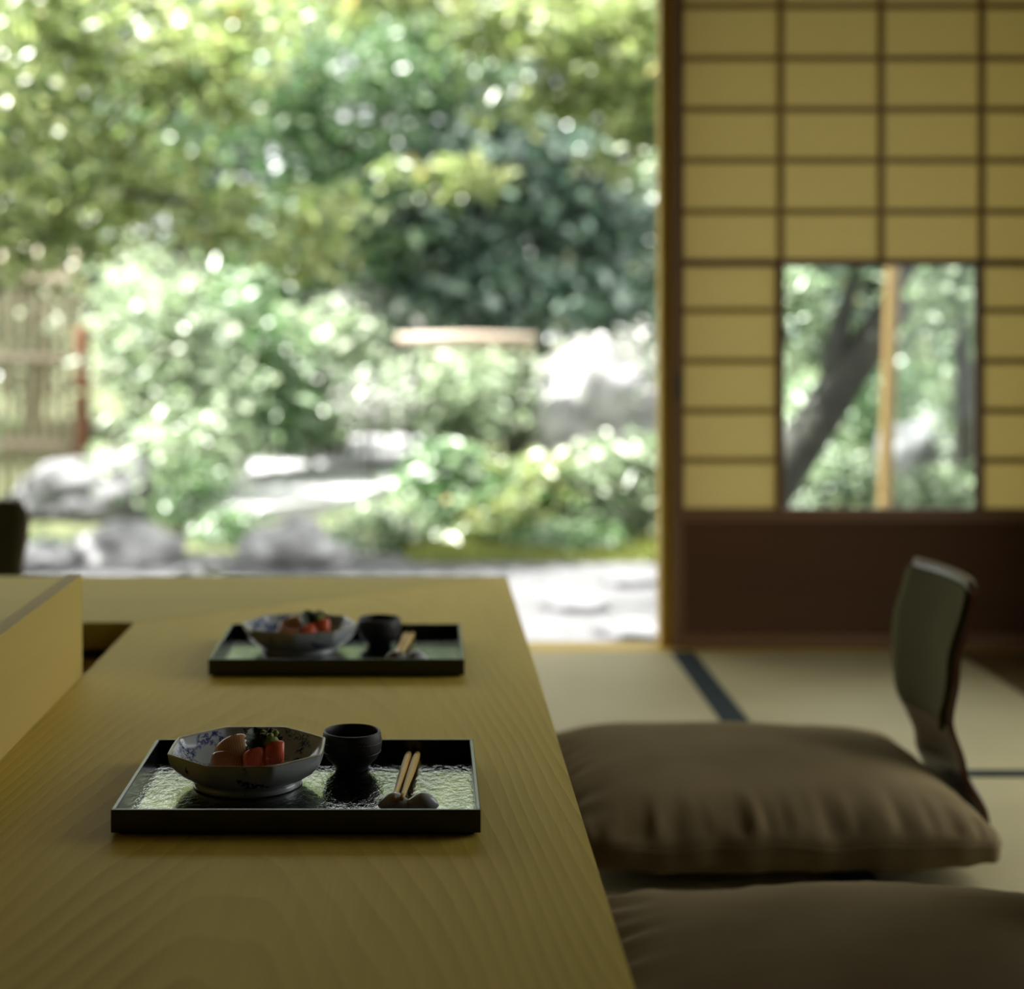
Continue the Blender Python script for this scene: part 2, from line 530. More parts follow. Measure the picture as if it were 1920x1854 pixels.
mat_piece(-0.29, 0.69, 2.29, 4.20, 'Y', {'x1': 0.062, 'x0': 0.033})
mat_piece(0.69, 1.37, 3.05, 4.20, 'X', {'y0': 0.042})
mat_piece(1.37, XR, 3.05, 3.55, 'X', {'y0': 0.042})
mat_piece(0.69, XR, 1.15, 3.05, 'Y', {})
mat_piece(-0.29, 0.69, 1.15, 2.29, 'X', {'y1': 0.045})
mat_piece(-0.29, XR, -0.2, 1.15, 'X', {'y1': 0.035})
mat_piece(-1.25, -0.29, 2.29, 4.20, 'Y', {'x0': 0.033})
mat_piece(-2.2, -1.25, 2.29, 4.20, 'Y', {'x0': 0.033})
mat_piece(-2.2, -0.29, 1.15, 2.29, 'X', {'y0': 0.033})
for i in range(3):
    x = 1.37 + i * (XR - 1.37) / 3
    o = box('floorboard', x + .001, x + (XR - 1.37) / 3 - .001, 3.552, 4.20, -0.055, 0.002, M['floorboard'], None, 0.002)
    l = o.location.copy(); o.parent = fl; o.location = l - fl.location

S(box('wall_right', XR, XR + 0.12, 3.3, 4.33, -0.05, ZC, M['plaster']))
S(box('wall_right_upper', XR, XR + 0.12, 2.0, 3.3, 1.95, ZC, M['plaster']))
S(box('wall_right_rear', XR, XR + 0.12, YB, 2.0, -0.05, ZC, M['plaster']))
S(box('wall_left', XL - 0.12, XL, YB, 4.33, -0.05, ZC, M['plaster']))
S(box('wall_back', XL - 0.12, XR + 0.12, YB - 0.12, YB, -0.05, ZC, M['plaster']))
S(box('wall_garden_upper', XL, XR, 4.21, 4.33, wz(-160), ZC, M['plaster']))
S(box('wall_garden_left', XL, -2.6, 4.21, 4.33, 0.0, wz(-160), M['plaster']))
S(box('ceiling', XL - 0.12, XR + 0.12, YB - 0.12, 4.33, ZC, ZC + 0.06, M['ceiling']))
S(box('trim_1', -2.6, XR, 4.205, 4.335, wz(-125), wz(-160), M['frame_x'], None, 0.003))       # head rail over the doors
S(box('trim_2', XL, XR, 4.203, 4.335, -0.055, 0.0, M['post'], None, 0.002))                    # sill rail
S(box('trim_3', wx(1240), wx(1275), 4.266, 4.335, 0.0, wz(-125), M['post'], None, 0.003))       # post in the opening
S(box('wall_foundation', XL, XR + 0.12, 4.21, 4.33, -0.42, -0.055, M['stone']))
S(box('roof_eave', XL - 1.0, XR + 0.6, 4.33, 5.55, 2.25, 2.33, M['ceiling']))

# shoji door with a glass window
D0 = Vector((wx(1262), YW, 0.0))
door = S(empty('door_1', D0))
door['label'] = 'sliding paper screen with glass window and dark lower board'
yf, yb = YW - 0.015, YW + 0.015
xa, xb = 1262, 2046


def dbox(name, px0, px1, py0, py1, mat, y0=yf, y1=yb, bev=0.0015):
    return box(name, wx(px0), wx(px1), y0, y1, wz(py1), wz(py0), mat, door, bev)


dbox('stile', xa, 1281, -118, 1214, M['frame'])
dbox('stile', 2027, xb, -118, 1214, M['frame'])
dbox('top_rail', 1281, 2027, -118, -84, M['frame_x'])
dbox('bottom_rail', 1281, 2027, 1187, 1214, M['frame_x'])
dbox('middle_rail', 1281, 2027, 953, 978, M['frame_x'])
dbox('lower_board', 1281, 2027, 978, 1187, M['koshi'], YW - 0.004, YW + 0.004, 0)
dbox('window_frame', 1281, 2027, 486, 499, M['frame_x'], YW - 0.013, YW + 0.013)
dbox('window_frame', 1456, 1469, 499, 953, M['frame'], YW - 0.013, YW + 0.013)
dbox('window_frame', 1829, 1843, 499, 953, M['frame'], YW - 0.013, YW + 0.013)
cols = [1281, 1464, 1652, 1840, 2027]
rows = [-84, 12, 110, 205.5, 301, 397, 492]
rowl = [499, 582, 677, 770, 863, 953]
for x in cols[1:-1]:
    dbox('vertical_muntin', x - 6, x + 6, -84, 486, M['muntin'], YW - 0.011, YW + 0.004)
for y in rows[1:-1]:
    dbox('horizontal_muntin', 1281, 2027, y - 5.5, y + 5.5, M['muntin'], YW - 0.009, YW + 0.004)
for y in rowl[1:-1]:
    dbox('horizontal_muntin', 1281, 1456, y - 5.5, y + 5.5, M['muntin'], YW - 0.009, YW + 0.004)
    dbox('horizontal_muntin', 1843, 2027, y - 5.5, y + 5.5, M['muntin'], YW - 0.009, YW + 0.004)
for i in range(4):
    for j in range(6):
        dbox('paper_pane', cols[i], cols[i + 1], rows[j], rows[j + 1], M['paper'], YW + 0.0045, YW + 0.0055, 0)
for (a, b) in ((1281, 1457), (1842, 2027)):
    for j in range(5):
        dbox('paper_pane', a, b, rowl[j], rowl[j + 1], M['paper'], YW + 0.0045, YW + 0.0055, 0)
dbox('glass_pane', 1468, 1830, 498, 954, M['glass'], YW - 0.0015, YW + 0.0015, 0)
V, Fc = tube([(wx(1270) - D0.x, yf - YW - .002, wz(700)), (wx(1270) - D0.x, yf - YW - .002, wz(748))], [0.0055, 0.0055], 10)
link('finger_pull', mesh('finger_pull', V, Fc, M['pull'], False), door)

# ------------------------------------------------------------------ the counter table
TZ, TT = 0.35, 0.045
TX0, TX1, TY0, TYF, TYC = -0.4955, 0.1585, 0.15, gy(1080, 0.35), gy(1167, 0.35)
tb = tag(empty('counter_table', (0, 1.7, 0)), 'pale yellow hinoki counter table with mitred far corner and upright board', 'table')
ox = Vector((0, 1.7, 0))


def prism(name, pts, z0, z1, mat, parent, off):
    bm = bmesh.new()
    lo = [bm.verts.new(Vector((x, y, z0)) - off) for x, y in pts]
    f = bm.faces.new(lo)
    r = bmesh.ops.extrude_face_region(bm, geom=[f])
    for v in r['geom']:
        if isinstance(v, bmesh.types.BMVert):
            v.co.z += z1 - z0
    bmesh.ops.recalc_face_normals(bm, faces=bm.faces)
    bmesh.ops.bevel(bm, geom=list(bm.edges), offset=0.0015, segments=2, affect='EDGES')
    return link(name, bm_mesh(name, bm, mat), parent)


TXL = -1.75
prism('tabletop_board', [(TX0, TY0), (TX1, TY0), (TX1, TYF), (TX0, TYC)], TZ - TT, TZ, M['table'], tb, ox)
prism('tabletop_cross_board', [(TX0 - .0008, TYC + .001), (TX1 - .0016, TYF), (TXL, TYF), (TXL, TYC)], TZ - TT, TZ, M['table_x'], tb, ox)
yend = gy(1267, 0.35)
tag(box('upstand_board', TX0 - 0.021, TX0 + 0.0005, TY0, yend, TZ - TT, TZ + 0.145, M['upstand'], tb, 0.0012, 2), 'tall pale board standing along the table edge')
box('apron', TXL, TX0, TYC + 0.012, TYC + 0.03, 0.15, TZ - 0.005, M['dark_apron'], tb)
box('inner_worktop', -1.5, TX0 - 0.021, 0.2, TYC + 0.012, 0.262, 0.287, M['table'], tb, 0.001)
box('apron', TX0 + 0.01, TX0 + 0.03, TY0 + .05, TYC, 0.0, TZ - TT, M['dark_apron'], tb)
box('leg', TX1 - 0.13, TX1 - 0.06, TYF - 0.14, TYF - 0.07, 0, TZ - TT, M['table'], tb, 0.002)
box('leg', TX1 - 0.13, TX1 - 0.06, TY0 + 0.06, TY0 + 0.13, 0, TZ - TT, M['table'], tb, 0.002)
box('leg', TXL + 0.06, TXL + 0.13, TYF - 0.14, TYF - 0.07, 0, TZ - TT, M['table'], tb, 0.002)
box('leg', TXL + 0.06, TXL + 0.13, TYC + 0.04, TYC + 0.11, 0, TZ - TT, M['table'], tb, 0.002)
box('leg', -1.49, -1.42, 0.22, 0.29, 0, 0.262, M['table'], tb, 0.002)

# ------------------------------------------------------------------ place settings
TRW, TRD, TRH = 0.366, 0.271, 0.026
TRX = -0.1305


def lathe(profile, seg=48, shape=None):
    """profile: list of (r, z); shape(theta, i) -> radius factor"""
    V, Fc = [], []
    for i, (r, z) in enumerate(profile):
        for k in range(seg):
            a = 2 * PI * k / seg
            f = shape(a, i) if shape else 1.0
            V.append((r * f * math.cos(a), r * f * math.sin(a), z))
    n = len(profile)
    for i in range(n - 1):
        for k in range(seg):
            k2 = (k + 1) % seg
            Fc.append((i * seg + k, i * seg + k2, (i + 1) * seg + k2, (i + 1) * seg + k))
    V.append((0, 0, profile[0][1])); V.append((0, 0, profile[-1][1]))
    for k in range(seg):
        k2 = (k + 1) % seg
        Fc.append((n * seg, k2, k))
        Fc.append((n * seg + 1, (n - 1) * seg + k, (n - 1) * seg + k2))
    return V, Fc


def make_tray(y0, label):
    t = tag(empty('lacquer_tray', (TRX, y0 + TRD / 2, TZ)), label, 'tray', 'lacquer trays on the counter')
    w2, d2, th = TRW / 2, TRD / 2, 0.0042
    link('tray_floor', box_mesh(TRW - 2 * th, TRD - 2 * th, 0.004, M['lacquer_floor']), t, (0, 0, 0.0055))
    link('foot_board', box_mesh(TRW - 0.012, TRD - 0.012, 0.0035, M['lacquer'], 0.001), t, (0, 0, 0.00175))
    h = TRH - 0.003
    for s in (-1, 1):
        link('long_side', box_mesh(TRW, th, h, M['lacquer'], 0.0009, 2), t, (0, s * (d2 - th / 2), 0.003 + h / 2))
        link('short_side', box_mesh(th, TRD - 2 * th, h, M['lacquer'], 0.0009, 2), t, (s * (w2 - th / 2), 0, 0.003 + h / 2))
    return t


ZF = TZ + 0.0075        # height of the tray floor


def octa(a):
    q = (a + PI / 8) % (PI / 4) - PI / 8
    return 1.0 / math.cos(q)


def make_bowl(x, y, rz, label):
    t = tag(empty('porcelain_bowl', (x, y, ZF), rz), label, 'bowl', 'octagonal porcelain bowls')
    R = 0.0830
    out = [(0.052, 0.0015), (0.0560, 0.0), (0.0588, 0.0012), (0.0575, 0.005), (0.0560, 0.0075), (0.0655, 0.0115),
           (0.0745, 0.0180), (0.0800, 0.0255), (0.0822, 0.0325), (R - 0.0008, 0.0392)]
    rim = [(R - 0.0008, 0.0392), (R, 0.0404), (R - 0.0008, 0.0413), (R - 0.0024, 0.0409), (R - 0.0034, 0.0395)]
    inn = [(R - 0.0034, 0.0395), (0.0775, 0.0330), (0.0735, 0.0260), (0.0660, 0.0195), (0.0560, 0.0145), (0.035, 0.0122), (0.012, 0.0118)]

    def sh(z):
        return min(1.0, max(0.0, (z - 0.008) / 0.030)) ** 0.8

    def part(name, prof, mat, caps):
        seg = 96
        fn = lambda a, i: 1 + (octa(a) - 1) * 0.88 * sh(prof[i][1])
        V, Fc = lathe(prof, seg, fn)
        n = len(prof)
        if not caps: Fc = Fc[:(n - 1) * seg]
        elif caps == 'end': Fc = Fc[:(n - 1) * seg] + [f for f in Fc[(n - 1) * seg:] if n * seg + 1 in f]
        elif caps == 'start': Fc = Fc[:(n - 1) * seg] + [f for f in Fc[(n - 1) * seg:] if n * seg in f]
        return link(name, mesh(name, V, Fc, mat), t)
    part('outer_wall', out, M['bowl_out'], 'start')
    part('rim', rim, M['bowl_rim'], False)
    part('inner_wall', inn, M['bowl_in'], 'end')
    return t


def make_cup(x, y, label):
    t = tag(empty('sake_cup', (x, y, ZF)), label, 'cup', 'dark stoneware cups')
    out = [(0.014, 0.0012), (0.0170, 0.0), (0.0185, 0.0010), (0.0190, 0.0045), (0.0215, 0.0070), (0.0280, 0.0130), (0.0318, 0.0200),
           (0.0334, 0.0280), (0.0333, 0.0350), (0.0322, 0.0420), (0.0316, 0.0432), (0.0302, 0.0434), (0.0294, 0.0424),
           (0.0302, 0.0350), (0.0300, 0.0280), (0.0280, 0.0190), (0.0230, 0.0110), (0.0120, 0.0080)]
    rnd = random.Random(int(y * 100))
    ph = rnd.random() * 6
    V, Fc = lathe(out, 48, lambda a, i: 1 + 0.012 * math.sin(2 * a + ph) + 0.006 * math.sin(5 * a + i))
    link('cup_body', mesh('cup_body', V, Fc, M['cup']), t)
    # a few throwing ridges
    for z, r in ((0.0215, 0.0321), (0.0325, 0.0334)):
        pts = [(r * math.cos(a), r * math.sin(a), z + 0.0006 * math.sin(3 * a)) for a in [2 * PI * k / 40 for k in range(41)]]
        V2, F2 = tube(pts, [0.0007] * 41, 5, False)
        link('ridge', mesh('ridge', V2, F2, M['cup']), t)
    return t


def make_rest(x, y, rz, label):
    """two-lobed chopstick rest"""
    L, seg, nn = 0.0315, 20, 30
    V, Fc = [], []
    for i in range(nn + 1):
        u = -1 + 2 * i / nn
        ends = max(0.0, 1 - abs(u) ** 3.2) ** 0.5
        waist = 0.62 + 0.38 * math.sin(PI * min(1, abs(u) * 0.95)) ** 1.0
        ry, rz_ = 0.0112 * ends * waist, 0.0082 * ends * (0.42 + 0.58 * math.sin(PI * min(1, abs(u) * 0.92)))
        for k in range(seg):
            a = 2 * PI * k / seg
            z = max(-0.45, math.sin(a)) * rz_ * 1.75
            V.append((u * L, math.cos(a) * ry, z))
    zmin = min(v[2] for v in V)
    V = [(a, b, c - zmin) for a, b, c in V]
    for i in range(nn):
        for k in range(seg):
            k2 = (k + 1) % seg
            Fc.append((i * seg + k, i * seg + k2, (i + 1) * seg + k2, (i + 1) * seg + k))
    o = link('chopstick_rest', mesh('chopstick_rest', V, Fc, M['rest']), None, (x, y, ZF), (0, 0, rz))
    return tag(o, label, 'chopstick rest', 'chopstick rests')


def make_chopstick(p0, p1, label):
    p0, p1 = Vector(p0), Vector(p1)
    d = p1 - p0
    n = 10
    V, Fc = tube([p0 + d * (i / n) - p0 for i in range(n + 1)],
                 [0.0022 + 0.0022 * min(1, (i / n) * 1.8) - (0.0009 if i == n else 0) for i in range(n + 1)], 8)
    o = link('chopstick', mesh('chopstick', V, Fc, M['chop']), None, p0)
    return tag(o, label, 'chopstick', 'wooden chopsticks')


def slab(L, W, T, bend, seed, mat, name, twist=0.0, ex=4):
    """a cut piece of fish: rounded slab bent over itself"""
    rnd = random.Random(seed)
    nx, ny = 16, 10
    top, bot = [], []
    for i in range(nx + 1):
        for j in range(ny + 1):
            u, v = -1 + 2 * i / nx, -1 + 2 * j / ny
            e = max(0.02, (1 - abs(u) ** ex) ** 0.5 * (1 - abs(v) ** ex) ** 0.5)
            # bend around Y
            a = u * bend
            r = L / 2 / bend if bend else 0
            for s, lst in ((1, top), (-1, bot)):
                h = s * T / 2 * e + 0.0006 * mnoise.noise(Vector((u * 2 + seed, v * 2, s)))
                if bend:
                    x = math.sin(a) * (r + h); z = math.cos(a) * (r + h) - r
                else:
                    x = u * L / 2; z = h
                y = v * W / 2 * (0.70 + 0.30 * math.sqrt(max(0, 1 - u * u))) + twist * u * 0.004
                lst.append((x, y, z + twist * u * v * 0.006))
    V = top + bot
    n0 = len(top)
    Fc = []
    st = ny + 1
    for i in range(nx):
        for j in range(ny):
            a = i * st + j
            Fc.append((a, a + st, a + st + 1, a + 1))
            Fc.append((n0 + a, n0 + a + 1, n0 + a + st + 1, n0 + a + st))
    bd = [i * st for i in range(nx + 1)] + [nx * st + j for j in range(1, ny + 1)] + [i * st + ny for i in range(nx - 1, -1, -1)] + [j for j in range(ny - 1, 0, -1)]
    for q in range(len(bd)):
        a, b = bd[q], bd[(q + 1) % len(bd)]
        Fc.append((a, n0 + a, n0 + b, b))
    bm = bmesh.new()
    bvs = [bm.verts.new(v) for v in V]
    for f in Fc:
        try: bm.faces.new([bvs[k] for k in f])
        except ValueError: pass
    bmesh.ops.recalc_face_normals(bm, faces=bm.faces)
    return bm_mesh(name, bm, mat, True)


def shiso_mesh():
    """serrated leaf, cupped"""
    n, V, Fc = 14, [], []
    L, W = 0.036, 0.016
    for i in range(n + 1):
        u = i / n
        wdt = W * math.sin(PI * min(1, u * 0.96 + 0.04)) ** 0.8 * (1.0 if i % 2 else 0.84)
        z = 0.010 * math.sin(u * 2.6)
        for s in (-1, -0.5, 0, 0.5, 1):
            V.append((s * wdt, u * L - L / 2, z + abs(s) * 0.005 + 0.0012 * math.sin(i * 2.0 + s * 3)))
    for i in range(n):
        for j in range(4):
            a = i * 5 + j
            Fc.append((a, a + 1, a + 6, a + 5))
    return mesh('shiso_leaf', V, Fc, M['shiso'])


def make_food(bx, by, rz, which):
    """sashimi arranged in the bowl at (bx, by)"""
    z0 = ZF + 0.0122
    rot = Matrix.Rotation(rz, 3, 'Z')
    side = 'front bowl' if which == 0 else 'rear bowl'

    def put(o, x, y, z, r, label, cat, grp):
        o.location = Vector((bx, by, z0)) + rot @ Vector((x, y, z))
        o.rotation_euler = (r[0], r[1], r[2] + rz)
        return tag(o, label, cat, grp)
    # shredded daikon mound everything leans on
    bm = bmesh.new()
    bmesh.ops.create_icosphere(bm, subdivisions=3, radius=1.0)
    for v in bm.verts:
        k = 1 + 0.16 * mnoise.noise(v.co * 3.1 + Vector((which * 7, 0, 0)))
        v.co = Vector((v.co.x * 0.031 * k, v.co.y * 0.022 * k, max(-0.0005, v.co.z * 0.030 * k)))
    put(link('shredded_daikon', bm_mesh('shredded_daikon', bm, M['daikon'], True)), 0.003, 0.010, 0.0, (0, 0, 0),
        'mound of shredded daikon under the sashimi in the %s' % side, 'garnish', 'sashimi garnishes')
    # two tuna pieces in front
    a = slab(0.026, 0.025, 0.016, 0.9, 3 + which, M['tuna'], 'tuna', 0.5, 2.3)
    put(link('tuna_sashimi', a), 0.010, -0.0215, 0.0205, (0.85, 0.05, 0.25), 'red tuna slice lying lowest at the front of the %s' % side, 'sashimi', 'tuna slices')
    a = slab(0.024, 0.026, 0.016, 0.8, 8 + which, M['tuna'], 'tuna', 0.5, 2.3)
    put(link('tuna_sashimi', a), 0.029, -0.0165, 0.0255, (0.95, -0.1, -0.30), 'red tuna slice propped upright beside the bud in the %s' % side, 'sashimi', 'tuna slices')
    # pale fish to the left
    a = slab(0.042, 0.030, 0.007, 0.8, 21 + which, M['fish'], 'fish', 0.6)
    put(link('white_fish_sashimi', a), -0.018, -0.003, 0.0265, (0.80, -0.20, 0.15), 'pale orange fish slice standing at the back of the %s' % side, 'sashimi', 'pale fish slices')
    a = slab(0.040, 0.026, 0.008, 0.7, 33 + which, M['fish2'], 'fish', -0.4)
    put(link('white_fish_sashimi', a), -0.021, -0.0205, 0.0180, (0.6, 0.0, -0.1), 'pinkish brown fish slice lying flat at the front of the %s' % side, 'sashimi', 'pale fish slices')
    # shiso leaf and bud
    s = link('shiso_leaf', shiso_mesh())
    put(s, 0.007, -0.002, 0.0285, (0.75, 0.15, 0.4), 'dark green shiso leaf behind the tuna in the %s' % side, 'leaf', 'sashimi garnishes')
    e = empty('flower_bud')
    prof = [(0.0045, 0.0), (0.0068, 0.004), (0.0078, 0.009), (0.0070, 0.015), (0.0045, 0.019)]
    V, Fc = lathe(prof, 16, lambda q, i: 1 + 0.10 * math.sin(4 * q + i))
    link('bud_base', mesh('bud_base', V, Fc, M['bud']), e)
    for k in range(5):
        q = 2 * PI * k / 5
        V, Fc = lathe([(0.001, 0), (0.003, 0.002), (0.0034, 0.005), (0.001, 0.0075)], 8)
        p = link('petal', mesh('petal', V, Fc, M['bud_purple'] if k % 2 else M['bud']), e, (0.0042 * math.cos(q), 0.0042 * math.sin(q), 0.0165))
        p.rotation_euler = (0.4 * math.sin(-q), 0.4 * math.cos(q), 0)
    e.scale = (1.25, 1.25, 1.1)
    put(e, 0.026, -0.001, 0.0205, (0.12, -0.15, 0), 'yellow green bud with purple tip standing in the %s' % side, 'garnish', 'sashimi garnishes')


for which, dy in ((0, 0.0), (1, 0.711)):
    nm = ('nearer', 'farther')[which]
    y0 = 1.601 + dy
    make_tray(y0, ['square-edged black lacquer tray in front, nearest the camera', 'black lacquer tray farther along the table towards the garden'][which])
    by = y0 + 0.156
    rz = (0.0, 0.33)[which]
    make_bowl(-0.195, by, rz, 'octagonal blue and white porcelain bowl of sashimi on the %s tray' % nm)
    make_food(-0.195 + (0.004 if which else 0.0), by, (0.0, 0.12)[which], which)
    make_cup((-0.0848, -0.0745)[which], y0 + (0.212, 0.188)[which], 'small dark stoneware cup beside the bowl on the %s tray' % nm)
    ry = y0 + (0.056, 0.060)[which]
    rx = (-0.0198, -0.032)[which]
    make_rest(rx, ry, 0.0, 'grey two-lobed chopstick rest on the %s tray' % nm)
    zc = ZF + 0.0148
    cx = rx - 0.0105
    for k in (0, 1):
        xo = cx + (k - 0.5) * 0.0078
        make_chopstick((xo, ry - 0.012, zc + 0.0016), (xo + 0.0135 + (k - .5) * 0.002, y0 + 0.259, ZF + 0.0042),
                       '%s chopstick of the pair on the %s tray' % (('left', 'right')[k], nm))


# ------------------------------------------------------------------ floor chairs and cushions
def surf(grid, mat, name, thick, mat_edge=None):
    """thick sheet from a grid of (point) rows; returns mesh"""
    R, Q = len(grid), len(grid[0])
    P3 = [[Vector(p) for p in row] for row in grid]
    nrm = []
    for i in range(R):
        row = []
        for j in range(Q):
            a = P3[min(i + 1, R - 1)][j] - P3[max(i - 1, 0)][j]
            b = P3[i][min(j + 1, Q - 1)] - P3[i][max(j - 1, 0)]
            row.append(a.cross(b).normalized())
        nrm.append(row)
    V = [P3[i][j] + nrm[i][j] * thick / 2 for i in range(R) for j in range(Q)] + [P3[i][j] - nrm[i][j] * thick / 2 for i in range(R) for j in range(Q)]
    n0 = R * Q
    Fc, mi = [], []
    for i in range(R - 1):
        for j in range(Q - 1):
            a = i * Q + j
            Fc.append((a, a + Q, a + Q + 1, a + 1)); mi.append(0)
            Fc.append((n0 + a, n0 + a + 1, n0 + a + Q + 1, n0 + a + Q)); mi.append(0)
    bd = [i * Q for i in range(R)] + [(R - 1) * Q + j for j in range(1, Q)] + [i * Q + Q - 1 for i in range(R - 2, -1, -1)] + [j for j in range(Q - 2, 0, -1)]
    for q in range(len(bd)):
        a, b = bd[q], bd[(q + 1) % len(bd)]
        Fc.append((a, n0 + a, n0 + b, b)); mi.append(1 if mat_edge else 0)
    me = bpy.data.meshes.new(name)
    me.from_pydata([tuple(v) for v in V], [], Fc)
    me.materials.append(mat)
    if mat_edge: me.materials.append(mat_edge)
    me.polygons.foreach_set('material_index', mi)
    bm = bmesh.new(); bm.from_mesh(me)
    bmesh.ops.recalc_face_normals(bm, faces=bm.faces)
    bm.to_mesh(me); bm.free()
    me.polygons.foreach_set('use_smooth', [m == 0 for m in mi])
    return me


def smooth_interp(tbl, z):
    for (a, fa), (b, fb) in zip(tbl, tbl[1:]):
        if z <= b:
            t = (z - a) / (b - a)
            t = t * t * (3 - 2 * t)
            return fa + (fb - fa) * t
    return tbl[-1][1]


# chair local frame: sitter faces -X, origin on the floor under the backrest's foot
PROF_X = [(0.0, 0.030), (0.05, 0.033), (0.12, 0.006), (0.21, -0.022), (0.30, -0.018), (0.43, 0.010)]
PROF_W = [(0.0, 0.165), (0.06, 0.140), (0.13, 0.116), (0.20, 0.130), (0.28, 0.150), (0.36, 0.158), (0.43, 0.158)]


def chair_meshes():
    rows, pad = [], []
    nz, nq = 34, 14
    for i in range(nz + 1):
        z = 0.012 + (0.428 - 0.012) * i / nz
        x = smooth_interp(PROF_X, z)
        wd = smooth_interp(PROF_W, z)
        top = max(0.0, (z - 0.395) / 0.033)
        wd *= math.sqrt(max(0.25, 1 - 0.22 * top ** 3))
        rows.append([(x + 0.020 * (1 - (1 - 2 * j / nq) ** 2), wd * (2 * j / nq - 1), z) for j in range(nq + 1)])
    for i in range(26):
        z = 0.185 + (0.421 - 0.185) * i / 25
        x = smooth_interp(PROF_X, z) - 0.0095
        wd = smooth_interp(PROF_W, z) * 0.955
        e = min(1.0, i / 3, (25 - i) / 2)
        wd *= 0.80 + 0.20 * min(1.0, i / 6) ** 0.6
        top = max(0.0, (z - 0.395) / 0.033)
        wd *= math.sqrt(max(0.25, 1 - 0.22 * top ** 3))
        pad.append([(x + 0.020 * (1 - (1 - 2 * j / nq) ** 2) + 0.002 * (1 - e), wd * (2 * j / nq - 1), z) for j in range(nq + 1)])
    tv, tf = tube([Vector(p) + Vector((0.0015, 0, 0.001)) for p in rows[-1]], [0.0075] * (nq + 1), 8)
    global CT
    CT = mesh('top_edge', tv, tf, M['chair_top_lit'])
    seat = []
    for i in range(13):
        x = -0.52 + 0.555 * i / 12
        wd = 0.21 if i < 9 else 0.21 - 0.015 * (i - 8)
        if i == 0: wd = 0.18
        zz = 0.007 + (0.012 * max(0, (i - 9) / 3) ** 2)
        seat.append([(x, wd * (2 * j / 10 - 1), zz) for j in range(11)])
    return (surf(rows, M['chair'], 'backrest', 0.011, M['chair_edge']), surf(pad, M['pad'], 'back_pad', 0.008),
            surf(seat, M['chair'], 'seat', 0.012, M['chair_edge']))


CB, CP, CS = chair_meshes()


def make_chair(loc, rz, label):
    t = tag(empty('legless_floor_chair', loc, rz), label, 'chair', 'legless floor chairs')
    b = link('backrest', CB, t)
    link('back_pad', CP, b)
    link('top_edge', CT, b)
    link('seat', CS, t)
    return t


